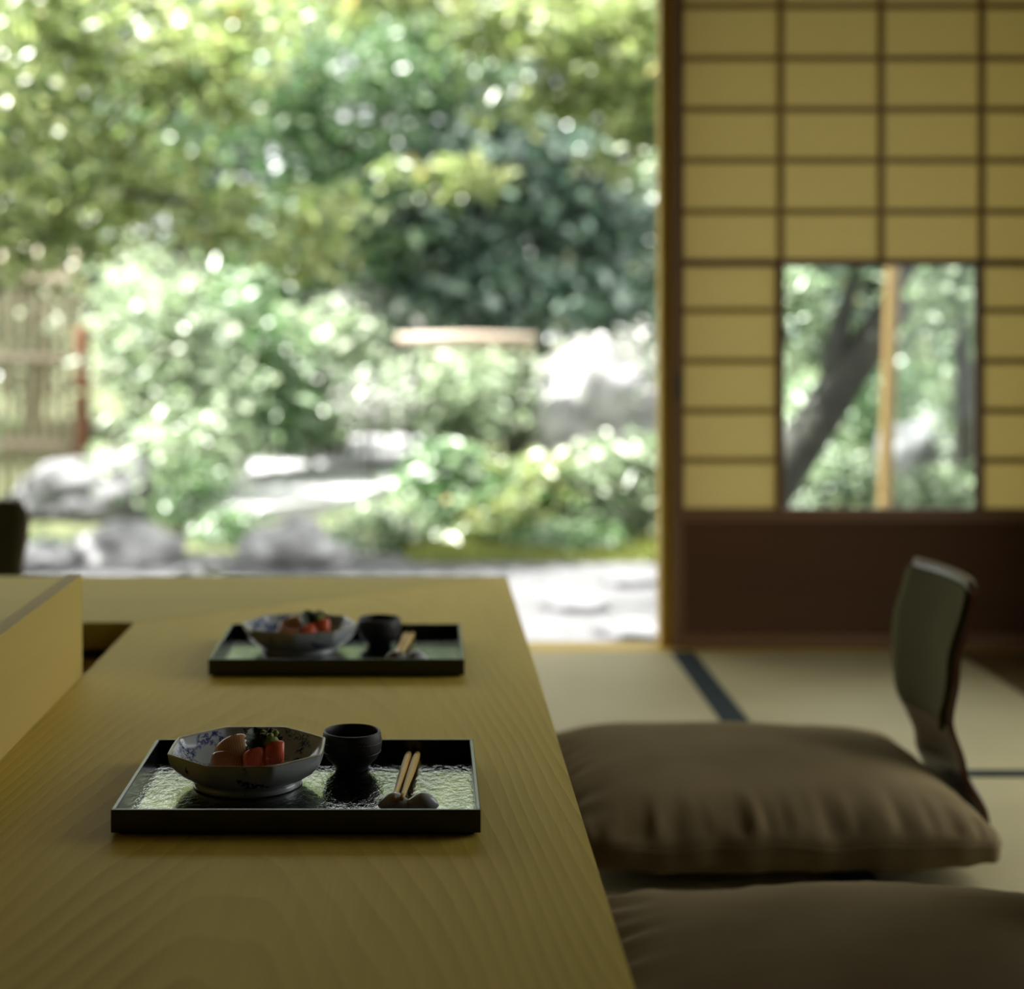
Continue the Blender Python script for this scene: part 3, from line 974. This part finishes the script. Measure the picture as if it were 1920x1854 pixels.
def cushion_mesh(seed, pu, pv, q, crn, sk):
    nx, ny = 96, 80
    LX, LY, ZT, ZB = 0.337, 0.312, 0.082, 0.055
    V, Fc = [], []
    so_ = Vector((seed * 13.7, 0, 0))

    def pt(u, v, s):
        au, av = abs(u), abs(v)
        prof = (max(0.0, 1 - au ** pu) ** q) * (max(0.0, 1 - av ** pv) ** q)
        # outline: edges pulled in a little between the corners
        pull_u = 1 - 0.030 * (1 - v * v)
        pull_v = 1 - 0.035 * (1 - u * u)
        rr = max(au, av)
        x = u * LX * pull_u
        y = v * LY * pull_v
        # softly rounded corners
        cr = max(0.0, au + av - 1.72) / 0.28
        x *= 1 - crn * cr ** 2
        y *= 1 - crn * cr ** 2
        h = prof * (ZT if s > 0 else ZB)
        if s > 0:
            h *= 1 + sk * u
            # gathers running in from each seam
            gv = math.exp(-((1 - av) / 0.20) ** 2) * min(1, (1 - av) / 0.05)
            gu = math.exp(-((1 - au) / 0.16) ** 2) * min(1, (1 - au) / 0.05)
            n1 = mnoise.noise(Vector((u * 9.0, v * 1.2 + (3 if v > 0 else 0), 0)) + so_) + 0.5 * mnoise.noise(Vector((u * 21.0, v * 1.5, 4)) + so_)
            n2 = mnoise.noise(Vector((v * 8.0, u * 1.2 + (5 if u > 0 else 0), 9)) + so_)
            h += (0.014 if v < 0 else 0.006) * gv * n1 * (1 - au ** 6) + 0.010 * gu * n2 * (1 - av ** 6)
            h += 0.010 * mnoise.noise(Vector((u * 1.6, v * 1.6, 2)) + so_) * prof
            h -= 0.009 * math.exp(-((u - 0.55) ** 2 / 0.25 + (v - 0.45) ** 2 / 0.10)) * prof
            h = max(h, 0.0)
        else:
            h = min(ZB, ZB * 1.22 * max(0.0, prof) ** 0.52)
        # the seam itself wanders a little
        ew = max(0.0, (rr - 0.7) / 0.3) ** 2
        y += 0.006 * ew * mnoise.noise(Vector((u * 7, v * 2, 31)) + so_)
        zs = 0.007 * ew * mnoise.noise(Vector((u * 4, v * 4, 57)) + so_)
        if s < 0:
            gv = math.exp(-((1 - av) / 0.25) ** 2) * min(1, (1 - av) / 0.05)
            h += 0.008 * gv * mnoise.noise(Vector((u * 9.0, v * 1.2 + (3 if v > 0 else 0), 0)) + so_) * min(1, (ZB - h) / 0.02)
        return (x, y, max(0.0, ZB + zs + s * h))
    idx = {}
    for s in (1, -1):
        for i in range(nx + 1):
            for j in range(ny + 1):
                u, v = -1 + 2 * i / nx, -1 + 2 * j / ny
                u = math.sin(u * PI / 2) * 0.55 + u * 0.45
                v = math.sin(v * PI / 2) * 0.55 + v * 0.45
                edge = i in (0, nx) or j in (0, ny)
                if edge and s == -1:
                    idx[(s, i, j)] = idx[(1, i, j)]
                    continue
                idx[(s, i, j)] = len(V)
                V.append(pt(u, v, s))
    for i in range(nx):
        for j in range(ny):
            q = [(i, j), (i + 1, j), (i + 1, j + 1), (i, j + 1)]
            Fc.append(tuple(idx[(1,) + k] for k in q))
            Fc.append(tuple(idx[(-1,) + k] for k in reversed(q)))
    me = mesh('cushion_cover', V, Fc, M['cushion'])
    # piped seam round the edge
    ring = [(i, 0) for i in range(nx)] + [(nx, j) for j in range(ny)] + [(i, ny) for i in range(nx, 0, -1)] + [(0, j) for j in range(ny, 0, -1)]
    pts = [Vector(V[idx[(1, i, j)]]) for i, j in ring]
    pts.append(pts[0])
    tv, tf = tube(pts, [0.0012] * len(pts), 5, False)
    return me, mesh('seam', tv, tf, M['cushion'])


def make_cushion(loc, rz, seed, label, pu=4.0, pv=2.8, q=0.55, crn=0.06, sk=0.0):
    a, b = cushion_mesh(seed, pu, pv, q, crn, sk)
    t = tag(empty('floor_cushion', loc, rz), label, 'cushion', 'floor cushions')
    link('cushion_cover', a, t)
    link('seam', b, t)
    return t


make_chair((0.868, 2.765, 0.0), math.radians(1.5), 'legless wooden floor chair with olive backrest at the table\'s garden end')
make_cushion((0.537, 2.728, 0.013), math.radians(1.5), 1, 'plump brown floor cushion on the chair with the visible olive backrest')
make_chair((0.868, 2.055, 0.0), math.radians(-1.0), 'legless floor chair under the nearest brown cushion, backrest out of view')
make_cushion((0.545, 1.925, 0.013), math.radians(-4.0), 4, 'dark brown floor cushion nearest the camera, cut by the lower right corner', 2.2, 2.1, 0.75, 0.12, 0.35)
make_chair((-1.094, 3.80, 0.0), math.radians(90), 'dark floor chair back rising behind the far end of the table')


# ------------------------------------------------------------------ the garden
GZ = -0.40
rng = np.random.default_rng(7)


def ground_h(x, y):
    return GZ + 0.05 * mnoise.noise(Vector((x * 0.35, y * 0.35, 0))) * min(1, max(0, (y - 8.0) / 2.0)) + 0.10 * max(0, (y - 15) / 5)


def gmesh(name, x0, x1, y0, y1, nx, ny, hf, mat):
    V = [(x0 + (x1 - x0) * i / nx, y0 + (y1 - y0) * j / ny, 0) for j in range(ny + 1) for i in range(nx + 1)]
    V = [(x, y, hf(x, y)) for x, y, _ in V]
    Fc = [(j * (nx + 1) + i, j * (nx + 1) + i + 1, (j + 1) * (nx + 1) + i + 1, (j + 1) * (nx + 1) + i) for j in range(ny) for i in range(nx)]
    return S(link(name, mesh(name, V, Fc, mat)))


gmesh('ground', -25, 30, -12, 45, 60, 60, ground_h, M['ground'])


def hill_h(x, y):
    t = min(1, max(0, (y - 21) / 9))
    return GZ - 0.3 + 3.0 * t * t * (3 - 2 * t) + 0.6 * mnoise.noise(Vector((x * .3, y * .3, 3)))


gmesh('hill', -26, 30, 20.5, 34, 60, 20, hill_h, M['leaf_dark'] if False else M['ground'])


def flat_patch(name, pts, z, mat, label=None):
    """gravel laid on the ground, outline given in plan"""
    n = len(pts)
    V = [(x, y, z) for x, y in pts] + [(x, y, z - 0.12) for x, y in pts]
    Fc = [tuple(range(n))] + [(i, i + n, (i + 1) % n + n, (i + 1) % n) for i in range(n)]
    bm = bmesh.new(); vs = [bm.verts.new(v) for v in V]
    for f in Fc: bm.faces.new([vs[k] for k in f])
    bmesh.ops.recalc_face_normals(bm, faces=bm.faces)
    o = S(link(name, bm_mesh(name, bm, mat)))
    if label: o['label'] = label
    return o


def gp(px, py, z=GZ):
    Y = gy(py, z)
    return ((px - VX) / F * Y, Y)


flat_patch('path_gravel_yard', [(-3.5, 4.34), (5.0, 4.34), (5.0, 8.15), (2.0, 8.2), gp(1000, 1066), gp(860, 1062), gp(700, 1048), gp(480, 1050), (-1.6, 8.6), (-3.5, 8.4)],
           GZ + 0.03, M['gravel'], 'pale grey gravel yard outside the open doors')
flat_patch('path_white_gravel', [gp(370, 1000), gp(520, 975), gp(660, 955), gp(770, 915), gp(810, 860), gp(780, 828), gp(680, 832), gp(590, 858), gp(470, 880), gp(380, 915)],
           GZ + 0.09, M['path'], 'white gravel path curving between the shrubs')


def rock(px, py_base, wpx, hpx, mat, seed, label, depth=0.8, Y=None, flat=1.0, name='garden_rock'):
    Y = Y or gy(py_base, GZ)
    c = P(px, py_base, Y)
    sx, sz = wpx / F * Y / 2, hpx / F * Y
    bm = bmesh.new()
    bmesh.ops.create_icosphere(bm, subdivisions=4, radius=1.0)
    for v in bm.verts:
        d = v.co.copy()
        k = 1 + 0.34 * mnoise.noise(d * 1.3 + Vector((seed * 5.1, 0, 0))) + 0.15 * mnoise.noise(d * 3.1 + Vector((seed, 3, 0))) + 0.05 * mnoise.noise(d * 8 + Vector((seed, 3, 0)))
        z = d.z * k
        v.co = Vector((d.x * k * sx, d.y * k * sx * depth, z * sz * 0.62 + sz * 0.38))
    o = link(name, bm_mesh(name, bm, mat, True), None, (c.x, Y + sx * depth, GZ - 0.02), (0, 0, seed))
    o.rotation_euler = (0, 0, 0)
    return tag(o, label, 'rock', 'garden rocks')


rock(150, 985, 300, 125, M['rock'], 1, 'grey boulder in front of the bamboo fence')
rock(225, 1075, 190, 100, M['rock_pale'], 2, 'pale pointed rock standing before the grey boulder', 0.7)
rock(60, 1090, 130, 75, M['rock'], 3, 'dark low rock beside the far chair back', 0.7)
rock(545, 1078, 200, 98, M['rock_pale'], 4, 'rounded pale boulder just beyond the far table edge', 0.7)
rock(385, 1095, 120, 50, M['rock_moss'], 9, 'small mossy rock next to the rounded pale boulder', 0.7)
rock(1125, 925, 230, 275, M['rock_pale'], 5, 'tall lichen-grey boulder rising behind the shrubs near the post', 0.6)
rock(1735, 1000, 150, 250, M['rock'], 6, 'grey upright rock seen through the window right of the bamboo stake', 0.6, 9.0)
rock(1510, 1010, 90, 130, M['rock_pale'], 7, 'whitish rock at the foot of the leaning trunk behind the window', 0.7, 8.6)
for i, (px, py, wp, ln) in enumerate(((1080, 1140, 150, 'flat grey stepping stone in the gravel nearest the table corner'),
                                      (1175, 1095, 120, 'flat grey stepping stone in the gravel close to the moss edge'),
                                      (1190, 1190, 170, 'flat grey stepping stone in the gravel right outside the sill'))):
    Y = gy(py, GZ + .03)
    n = 22
    V, Fc = [], []
    rr = [0.9 + 0.22 * mnoise.noise(Vector((math.cos(a) * 1.3 + i * 9, math.sin(a) * 1.3, 0))) for a in [2 * PI * k / n for k in range(n)]]
    hw = wp / F * Y / 2
    for z, s in ((0.0, 1.0), (0.028, 1.0), (0.04, 0.93)):
        for k in range(n):
            a = 2 * PI * k / n
            V.append((math.cos(a) * hw * rr[k] * s, math.sin(a) * hw * 0.85 * rr[k] * s, z))
    for q in range(2):
        for k in range(n):
            k2 = (k + 1) % n
            Fc.append((q * n + k, q * n + k2, (q + 1) * n + k2, (q + 1) * n + k))
    Fc.append(tuple(2 * n + k for k in range(n)))
    o = link('stepping_stone', mesh('stepping_stone', V, Fc, M['rock'], False), None, ((px - VX) / F * Y, Y, GZ + 0.029))
    tag(o, ln, 'stone', 'stepping stones')


def leaf_mesh(name, pos, nrm, size, mat, aspect=0.55):
    """folded diamond leaves, one island each"""
    n = len(pos)
    t = rng.normal(size=(n, 3))
    t -= (t * nrm).sum(1, keepdims=True) * nrm
    t /= np.linalg.norm(t, axis=1, keepdims=True) + 1e-9
    b = np.cross(nrm, t)
    s = size[:, None]
    v = np.empty((n, 4, 3))
    v[:, 0] = pos - t * s * 0.5
    v[:, 1] = pos + b * s * 0.5 * aspect + nrm * s * 0.10
    v[:, 2] = pos + t * s * 0.5 - nrm * s * 0.05
    v[:, 3] = pos - b * s * 0.5 * aspect + nrm * s * 0.10
    me = bpy.data.meshes.new(name)
    me.vertices.add(n * 4)
    me.vertices.foreach_set('co', v.reshape(-1).astype(np.float32))
    base = np.arange(n)[:, None] * 4
    tri = np.concatenate([base + np.array([[0, 2, 1]]), base + np.array([[0, 3, 2]])], 1).reshape(-1)
    me.loops.add(len(tri))
    me.loops.foreach_set('vertex_index', tri.astype(np.int32))
    me.polygons.add(n * 2)
    me.polygons.foreach_set('loop_start', (np.arange(n * 2) * 3).astype(np.int32))
    me.materials.append(mat)
    me.update(calc_edges=True)
    return me


def crown_points(ells, clump=0.18, per=26):
    """leaf positions gathered into sprays inside a list of ellipsoids (cx,cy,cz, rx,ry,rz, n)"""
    out, nr = [], []
    for (cx, cy, cz, rx, ry, rz, n) in ells:
        k = max(1, int(n / per))
        d = rng.normal(size=(k, 3)); d /= np.linalg.norm(d, axis=1, keepdims=True)
        r = rng.random((k, 1)) ** 0.42
        cc = d * r * np.array([rx, ry, rz]) + np.array([cx, cy, cz])
        sp = clump * (0.6 + 0.8 * rng.random((k, 1)))
        p = np.repeat(cc, per, 0) + rng.normal(size=(k * per, 3)) * np.repeat(sp, per, 0) * np.array([1, 1, 0.45])
        nn = rng.normal(size=(k * per, 3)) * 0.62 + np.array([0, -0.15, 0.85]) + np.repeat(d, per, 0) * 0.3
        nn /= np.linalg.norm(nn, axis=1, keepdims=True)
        out.append(p); nr.append(nn)
    return np.concatenate(out), np.concatenate(nr)


def plant(name, base, ells, mat, leaf, label, cat, grp, trunk=None, bark='bark', clump=0.18, per=26, stems=0, aspect=0.55):
    """base: place on the ground; ells in world coordinates; trunk: list of (points, r0, r1)"""
    t = tag(empty(name, base), label, cat, grp)
    p, n = crown_points(ells, clump, per)
    keep = p[:, 2] > base[2] + 0.01
    p, n = p[keep], n[keep]
    p = p - np.array(base)
    f = link('foliage', leaf_mesh('foliage', p, n, leaf * (0.7 + 0.6 * rng.random(len(p))), mat, aspect), t)
    f['kind'] = 'stuff'
    for (pts, r0, r1) in (trunk or []):
        q = [Vector(x) - Vector(base) for x in pts]
        V, Fc = tube(q, [r0 + (r1 - r0) * i / (len(q) - 1) for i in range(len(q))], 10)
        link('trunk' if r0 > 0.035 else 'branch', mesh('trunk', V, Fc, M[bark]), t)
    for k in range(stems):
        e = ells[k % len(ells)]
        a = rng.random() * 6.28
        top = Vector((e[0] + e[3] * .5 * math.cos(a), e[1] + e[4] * .5 * math.sin(a), e[2] + e[5] * .3)) - Vector(base)
        V, Fc = tube([(0.03 * math.cos(a), 0.03 * math.sin(a), -0.02), top * 0.5 + Vector((0, 0, 0.04)), top], [0.012, 0.009, 0.004], 6)
        link('stem', mesh('stem', V, Fc, M[bark]), t)
    return t


def E(px, py, Y, hw, hh, n, dy=None):
    """ellipsoid whose outline covers photo pixels px±hw, py±hh at distance Y"""
    c = P(px, py, Y)
    rx, rz = hw / F * Y, hh / F * Y
    return (c.x, c.y, c.z, rx, dy if dy else (rx + rz) / 2, rz, n)


def curve_pts(a, b, sag=0.0, n=7, wob=0.03, seed=0):
    a, b = Vector(a), Vector(b)
    L = (b - a).length
    out = []
    for i in range(n):
        t = i / (n - 1)
        p = a.lerp(b, t)
        p += Vector((mnoise.noise(Vector((t * 3, seed, 0))), mnoise.noise(Vector((t * 3, seed, 5))), 0)) * wob * L * math.sin(PI * t)
        p.z += sag * math.sin(PI * t)
        out.append(p)
    return out


# --- far evergreens
far = [(-300, 'far left edge, outside the bamboo fence'), (60, 'above the bamboo fence'), (400, 'behind the middle of the garden opening'),
       (700, 'behind the pale rail'), (1010, 'behind the tall boulder'), (1330, 'behind the paper screen'), (1640, 'seen in the middle of the screen window'), (1960, 'beyond the screen window\'s edge')]
for i, (px, ds) in enumerate(far):
    Y = 17.5 + 2.2 * ((i * 7) % 3) / 2
    X = (px - VX) / F * Y
    b = (X, Y, ground_h(X, Y) - 0.02)
    el = [(X, Y, 1.6, 1.25, 1.0, 1.7, 3000), (X - 0.5, Y - 0.3, 3.6, 1.2, 1.0, 1.5, 1900), (X + 0.6, Y + 0.3, 4.6, 1.2, 1.0, 1.4, 1500), (X, Y + 0.2, 6.0, 0.9, 0.9, 0.9, 800)]
    plant('evergreen_tree', b, el, M['leaf_dark'], 0.18, 'tall dark evergreen tree ' + ds, 'tree', 'evergreens at the back of the garden',
          [(curve_pts(b, (X + 0.2, Y, 5.6), 0, 8, 0.04, i), 0.13, 0.04), (curve_pts((X, Y, 1.6), (X - 0.7, Y - .3, 3.4), 0, 5, .05, i), 0.05, 0.02),
           (curve_pts((X + .1, Y, 2.6), (X + 0.8, Y + .2, 4.6), 0, 5, .05, i), 0.05, 0.02)], clump=0.24)

# --- middle trees
def tree(name, px, Y, ells, mat, leaf, label, tops, r=0.05, bark='bark', clump=0.16, grp='garden trees', aspect=0.55, per=26):
    X = (px - VX) / F * Y
    b = Vector((X, Y, ground_h(X, Y) - 0.02))
    tr = []
    hub = None
    for k, (tx, ty, dY) in enumerate(tops):
        q = P(tx, ty, Y + dY)
        if k == 0:
            pts = curve_pts(b, q, 0, 9, 0.05, px)
            tr.append((pts, r, r * 0.45)); hub = pts
        else:
            s = hub[min(7, 3 + k)]
            tr.append((curve_pts(s, q, 0.05, 6, 0.06, px + k), r * 0.5, r * 0.18))
    return plant(name, tuple(b), ells, mat, leaf, label, 'tree', grp, tr, bark, clump, per, aspect=aspect)


tree('maple_tree', -130, 8.6, [E(120, 60, 8.4, 190, 120, 900), E(330, 130, 8.6, 170, 120, 760), E(60, 280, 8.3, 150, 130, 620), E(250, 330, 8.8, 150, 110, 480),
     E(430, 420, 8.5, 120, 55, 260), E(590, 400, 8.4, 80, 40, 120), E(560, 480, 8.4, 90, 45, 170), E(150, 430, 8.7, 130, 60, 280), E(50, 480, 8.6, 110, 50, 200), E(-200, 150, 8.6, 180, 220, 900), E(480, 40, 8.8, 120, 90, 380)],
     M['leaf_maple'], 0.10, 'yellow green maple spreading over the upper left of the garden', [(60, 120, 0.1), (480, 60, 0.1), (300, 140, 0.0), (580, 430, -.15), (40, 300, -.2), (-200, 120, 0)], 0.055, clump=0.10, per=16)
tree('maple_tree', 1360, 11.0, [E(1130, 80, 10.6, 170, 110, 1200), E(960, 30, 10.9, 150, 80, 800), E(1190, 240, 10.8, 90, 110, 500), E(1020, 190, 10.8, 110, 50, 260), E(1400, 100, 11, 220, 160, 1300), E(700, -20, 11.2, 140, 70, 500), E(850, 330, 10.8, 110, 40, 240)],
     M['leaf_maple'], 0.12, 'light green maple reaching in from behind the paper screen', [(1330, 60, 0.1), (1120, 90, -.2), (940, 40, 0), (860, 330, -.2), (700, 0, .2)], 0.06, clump=0.12, per=16)
tree('camellia_tree', 620, 14.0, [E(560, 160, 13.8, 190, 150, 1500), E(640, 380, 14, 150, 170, 1500), E(480, 560, 13.8, 110, 140, 1000), E(800, 120, 14.3, 150, 140, 1000)],
     M['leaf_mid'], 0.15, 'glossy broadleaf tree filling the middle of the garden', [(600, 200, 0), (480, 130, 0), (780, 120, .1), (500, 500, -.1)], 0.08, clump=0.17)
tree('camellia_tree', 960, 14.6, [E(900, 330, 14.6, 170, 190, 1700), E(1090, 420, 14.6, 120, 190, 1300), E(780, 500, 14.4, 120, 140, 1000), E(1000, 560, 14.2, 160, 90, 1000), E(1180, 520, 14.8, 100, 150, 800)],
     M['leaf_dark'], 0.16, 'dark glossy broadleaf tree above the pale rail', [(940, 250, 0), (1090, 360, 0), (790, 420, 0)], 0.08, clump=0.17)
tree('camellia_tree', -60, 15.0, [E(-60, 120, 15, 260, 220, 3200), E(160, 330, 15.2, 160, 170, 1800), E(330, 260, 15.4, 140, 180, 1500), E(-250, 400, 15, 200, 200, 1800)],
     M['leaf_mid'], 0.12, 'green broadleaf tree standing behind the bamboo fence', [(-60, 100, 0), (180, 250, 0.2), (-260, 300, 0)], 0.09, clump=0.18)

# --- trees seen through the window
tree('pine_tree', 1310, 7.6, [E(1560, 640, 7.9, 60, 60, 300), E(1500, 560, 8.2, 60, 60, 300), E(1750, 560, 8.3, 90, 70, 420), E(1640, 440, 7.8, 160, 80, 700), E(1420, 330, 7.7, 170, 90, 900), E(1600, 260, 7.7, 170, 90, 900)],  # last two crowns are unseen behind the paper, added to shade the trunk
     M['leaf_pale'], 0.08, 'thick dark tree trunk leaning across the left half of the window', [(1690, 560, 0.0), (1760, 420, .1), (1600, 520, .1)], 0.15, clump=0.09)
tree('pine_tree', 1815, 8.3, [E(1800, 440, 8.4, 120, 90, 500), E(1880, 640, 8.6, 80, 120, 500)],
     M['leaf_mid'], 0.08, 'slim dark tree behind the right edge of the window', [(1800, 480, 0), (1870, 600, 0.1)], 0.07, clump=0.10)
bX, bY = (1662 - VX) / F * 7.0, 7.0
bs = tag(empty('bamboo_stake', (bX, bY, GZ)), 'tan bamboo stake standing upright in the middle of the window', 'stake')
pts = [(0.0 + 0.06 * t, 0.0, 1.9 * t) for t in [i / 8 for i in range(9)]]
V, Fc = tube([(x - 0.02, y, z) for x, y, z in pts], [0.031] * 9, 12)
link('culm', mesh('culm', V, Fc, M['bamboo_tan']), bs)
for k in (2, 4, 6):
    x, y, z = pts[k]
    V, Fc = tube([(x - .02, y, z - .006), (x - .02, y, z), (x - .02, y, z + .006)], [0.031, 0.0345, 0.031], 12, False)
    link('node_ring', mesh('node_ring', V, Fc, M['bamboo_tan']), bs)


# --- shrubs
def shrub(px, py_base, Y, ells, mat, leaf, label, name='shrub', stems=5, clump=0.15, per=16, aspect=0.55):
    X = (px - VX) / F * Y
    b = (X, Y, ground_h(X, Y) - 0.01)
    return plant(name, b, ells, mat, leaf, label, 'shrub', 'garden shrubs', None, 'bark', clump, per, stems, aspect)


shrub(300, 0, 11.0, [E(315, 640, 11, 110, 120, 1100), E(340, 800, 10.8, 120, 110, 1100)], M['leaf_pale'], 0.12, 'pale green airy shrub growing beside the bamboo fence post')
shrub(430, 0, 12.2, [E(440, 660, 12.2, 90, 130, 1300), E(480, 770, 12, 100, 80, 1000)], M['leaf_mid'], 0.14, 'fresh green leafy bush left of the white path')
shrub(590, 0, 12.8, [E(600, 690, 12.8, 80, 120, 1100), E(580, 780, 12.6, 70, 50, 600)], M['leaf_pale'], 0.13, 'upright pale bush right above the white path')
shrub(640, 0, 13.4, [E(650, 640, 13.4, 60, 90, 500), E(715, 740, 13.4, 60, 70, 500)], M['leaf_white'], 0.12, 'white flowering bush between the green bush and pale rail')
shrub(830, 0, 12.5, [E(820, 740, 12.5, 130, 80, 1400), E(940, 760, 12.3, 80, 80, 800)], M['leaf_pale'], 0.12, 'soft greyish green shrub below the pale rail')
shrub(1130, 0, 12.9, [E(1120, 690, 12.2, 110, 60, 520), E(1200, 730, 12.4, 70, 110, 600)], M['leaf_white'], 0.11, 'white speckled shrub spilling over the tall boulder')
shrub(820, 0, 9.4, [E(830, 900, 9.4, 70, 80, 900), E(900, 950, 9.2, 80, 60, 700)], M['leaf_mid'], 0.10, 'dark green rounded shrub right of the white path', clump=0.07)
shrub(1000, 0, 9.3, [E(1000, 910, 9.3, 110, 70, 1000), E(960, 980, 9.0, 90, 45, 500)], M['leaf_maple'], 0.09, 'yellow green spreading shrub in the middle of the moss bank', clump=0.07)
shrub(1160, 0, 9.2, [E(1150, 920, 9.2, 90, 90, 1000), E(1230, 900, 9.2, 60, 100, 600)], M['leaf_pale'], 0.09, 'light green shrub beside the opening\'s wooden post', clump=0.07)
shrub(720, 0, 8.9, [E(720, 985, 8.9, 90, 45, 700), E(630, 1010, 8.8, 60, 30, 300)], M['leaf_pale'], 0.07, 'low ferny plant in front of the white path', clump=0.06, stems=3)
shrub(1060, 0, 8.75, [E(1060, 1005, 8.75, 130, 30, 600)], M['leaf_mid'], 0.06, 'low dark ground cover at the foot of the moss bank', clump=0.05, stems=3)
shrub(350, 0, 9.6, [E(360, 930, 9.6, 70, 60, 500), E(420, 1000, 9.2, 50, 50, 350)], M['leaf_mid'], 0.07, 'small green plant between the boulders and white path', clump=0.06, stems=3)
shrub(90, 0, 8.4, [E(90, 1040, 8.4, 60, 35, 300)], M['leaf_mid'], 0.06, 'small bright plant among the rocks near the far chair', clump=0.05, stems=3)
shrub(1560, 0, 8.4, [E(1560, 900, 8.4, 90, 60, 700), E(1500, 800, 8.8, 60, 80, 400)], M['leaf_pale'], 0.07, 'leafy shrub at the bottom left of the window view', clump=0.07)
shrub(1780, 0, 8.0, [E(1770, 920, 8.0, 80, 40, 500), E(1820, 780, 8.6, 40, 140, 400)], M['leaf_pale'], 0.07, 'leafy shrub at the bottom right of the window view', clump=0.07)
shrub(1640, 0, 11.5, [E(1640, 760, 11.5, 170, 110, 1400)], M['leaf_mid'], 0.09, 'green shrub behind the bamboo stake in the window view')
shrub(250, 0, 12.0, [E(250, 560, 12, 60, 100, 360)], M['leaf_pale'], 0.11, 'thin pale sapling right beside the fence end post', name='sapling', clump=0.2, per=10)
shrub(345, 0, 9.9, [E(340, 830, 9.9, 80, 90, 340)], M['leaf_pale'], 0.10, 'loose pale sprays hanging over the left end of the white path', clump=0.14, per=10)
shrub(700, 0, 11.6, [E(700, 750, 11.6, 60, 45, 220)], M['leaf_white'], 0.10, 'whitish low bush where the white path bends', clump=0.12, per=10, stems=3)
shrub(-250, 0, 10.0, [E(-230, 760, 10, 150, 160, 1300)], M['leaf_mid'], 0.09, 'green shrub at the near end of the bamboo fence, past the frame')

for i, (x, y, ds) in enumerate(((7.4, 1.2, 'round green bush outside the room\'s right side, nearer the camera'), (8.2, 4.4, 'round green bush outside the room\'s right side, towards the garden'))):
    plant('shrub', (x, y, GZ - .01), [(x, y, GZ + 0.45, 0.8, 0.8, 0.5, 900)], M['leaf_mid'], 0.10, ds, 'shrub', 'garden shrubs', None, 'bark', 0.14, 16, 3)

# moss bank edge: grass nobody could count
n = 5200
gx = rng.uniform(-0.1, 2.1, n); gyv = rng.uniform(8.22, 9.1, n)
gpos = np.stack([gx, gyv, np.full(n, GZ + 0.03)], 1)
gn = rng.normal(size=(n, 3)) * np.array([1, 1, 0.15]); gn /= np.linalg.norm(gn, axis=1, keepdims=True)
g0 = np.array([1.0, 8.6, GZ])
go = link('grass', leaf_mesh('grass', gpos - g0, gn, rng.uniform(0.05, 0.11, n), M['grass'], 0.25), None, tuple(g0))
tag(go, 'short yellow green grass edging the gravel yard', 'grass', None, 'stuff')

# --- bamboo fence on the left
FY = 10.9
fx1 = (150 - VX) / F * FY
fence = tag(empty('bamboo_fence', (fx1, FY, GZ)), 'weathered bamboo fence of upright poles and cross rails', 'fence')
cul = None
for i in range(36):
    x = -0.03 - i * 0.082
    if cul is None:
        V, Fc = tube([(0, 0, 0.0), (0, 0, 0.6), (0, 0, 1.2), (0, 0, 1.78)], [0.024, 0.025, 0.024, 0.023], 8)
        cul = mesh('pole', V, Fc, M['bamboo'])
    o = link('bamboo_pole', cul, fence, (x, 0.012 * math.sin(i * 2.3), -0.03 + 0.02 * math.sin(i * 5.1)))
for z in (0.42, 1.0, 1.52):
    V, Fc = tube([(0.02, -0.045, z), (-1.4, -0.045, z + .01), (-2.9, -0.045, z)], [0.032] * 3, 8)
    link('cross_rail', mesh('cross_rail', V, Fc, M['bamboo_rail']), fence)
V, Fc = tube([(0.04, -0.10, -0.05), (0.04, -0.10, 0.6), (0.04, -0.10, 1.18), (0.04, -0.10, 1.22)], [0.05, 0.048, 0.046, 0.03], 12)
tag(link('end_post', mesh('end_post', V, Fc, M['rust']), fence), 'short rusty red end post')

# --- pale rail in the middle
RY = 11.9
ra, rb = P(745, 638, RY), P(1005, 636, RY)
rail = tag(empty('garden_rail', ((ra.x + rb.x) / 2, RY, GZ)), 'pale horizontal bamboo rail on two posts in the middle distance', 'rail')
hw, hz = (rb.x - ra.x) / 2, ra.z - GZ
V, Fc = tube([(-hw, 0, hz), (0, 0, hz + .01), (hw, 0, hz)], [0.048, 0.05, 0.048], 10)
link('rail_pole', mesh('rail_pole', V, Fc, M['bamboo_rail']), rail)
for s in (-0.8, 0.8):
    V, Fc = tube([(s * hw, 0.03, -0.05), (s * hw, 0.03, hz + 0.02)], [0.024, 0.024], 8)
    link('rail_post', mesh('rail_post', V, Fc, M['bark']), rail)
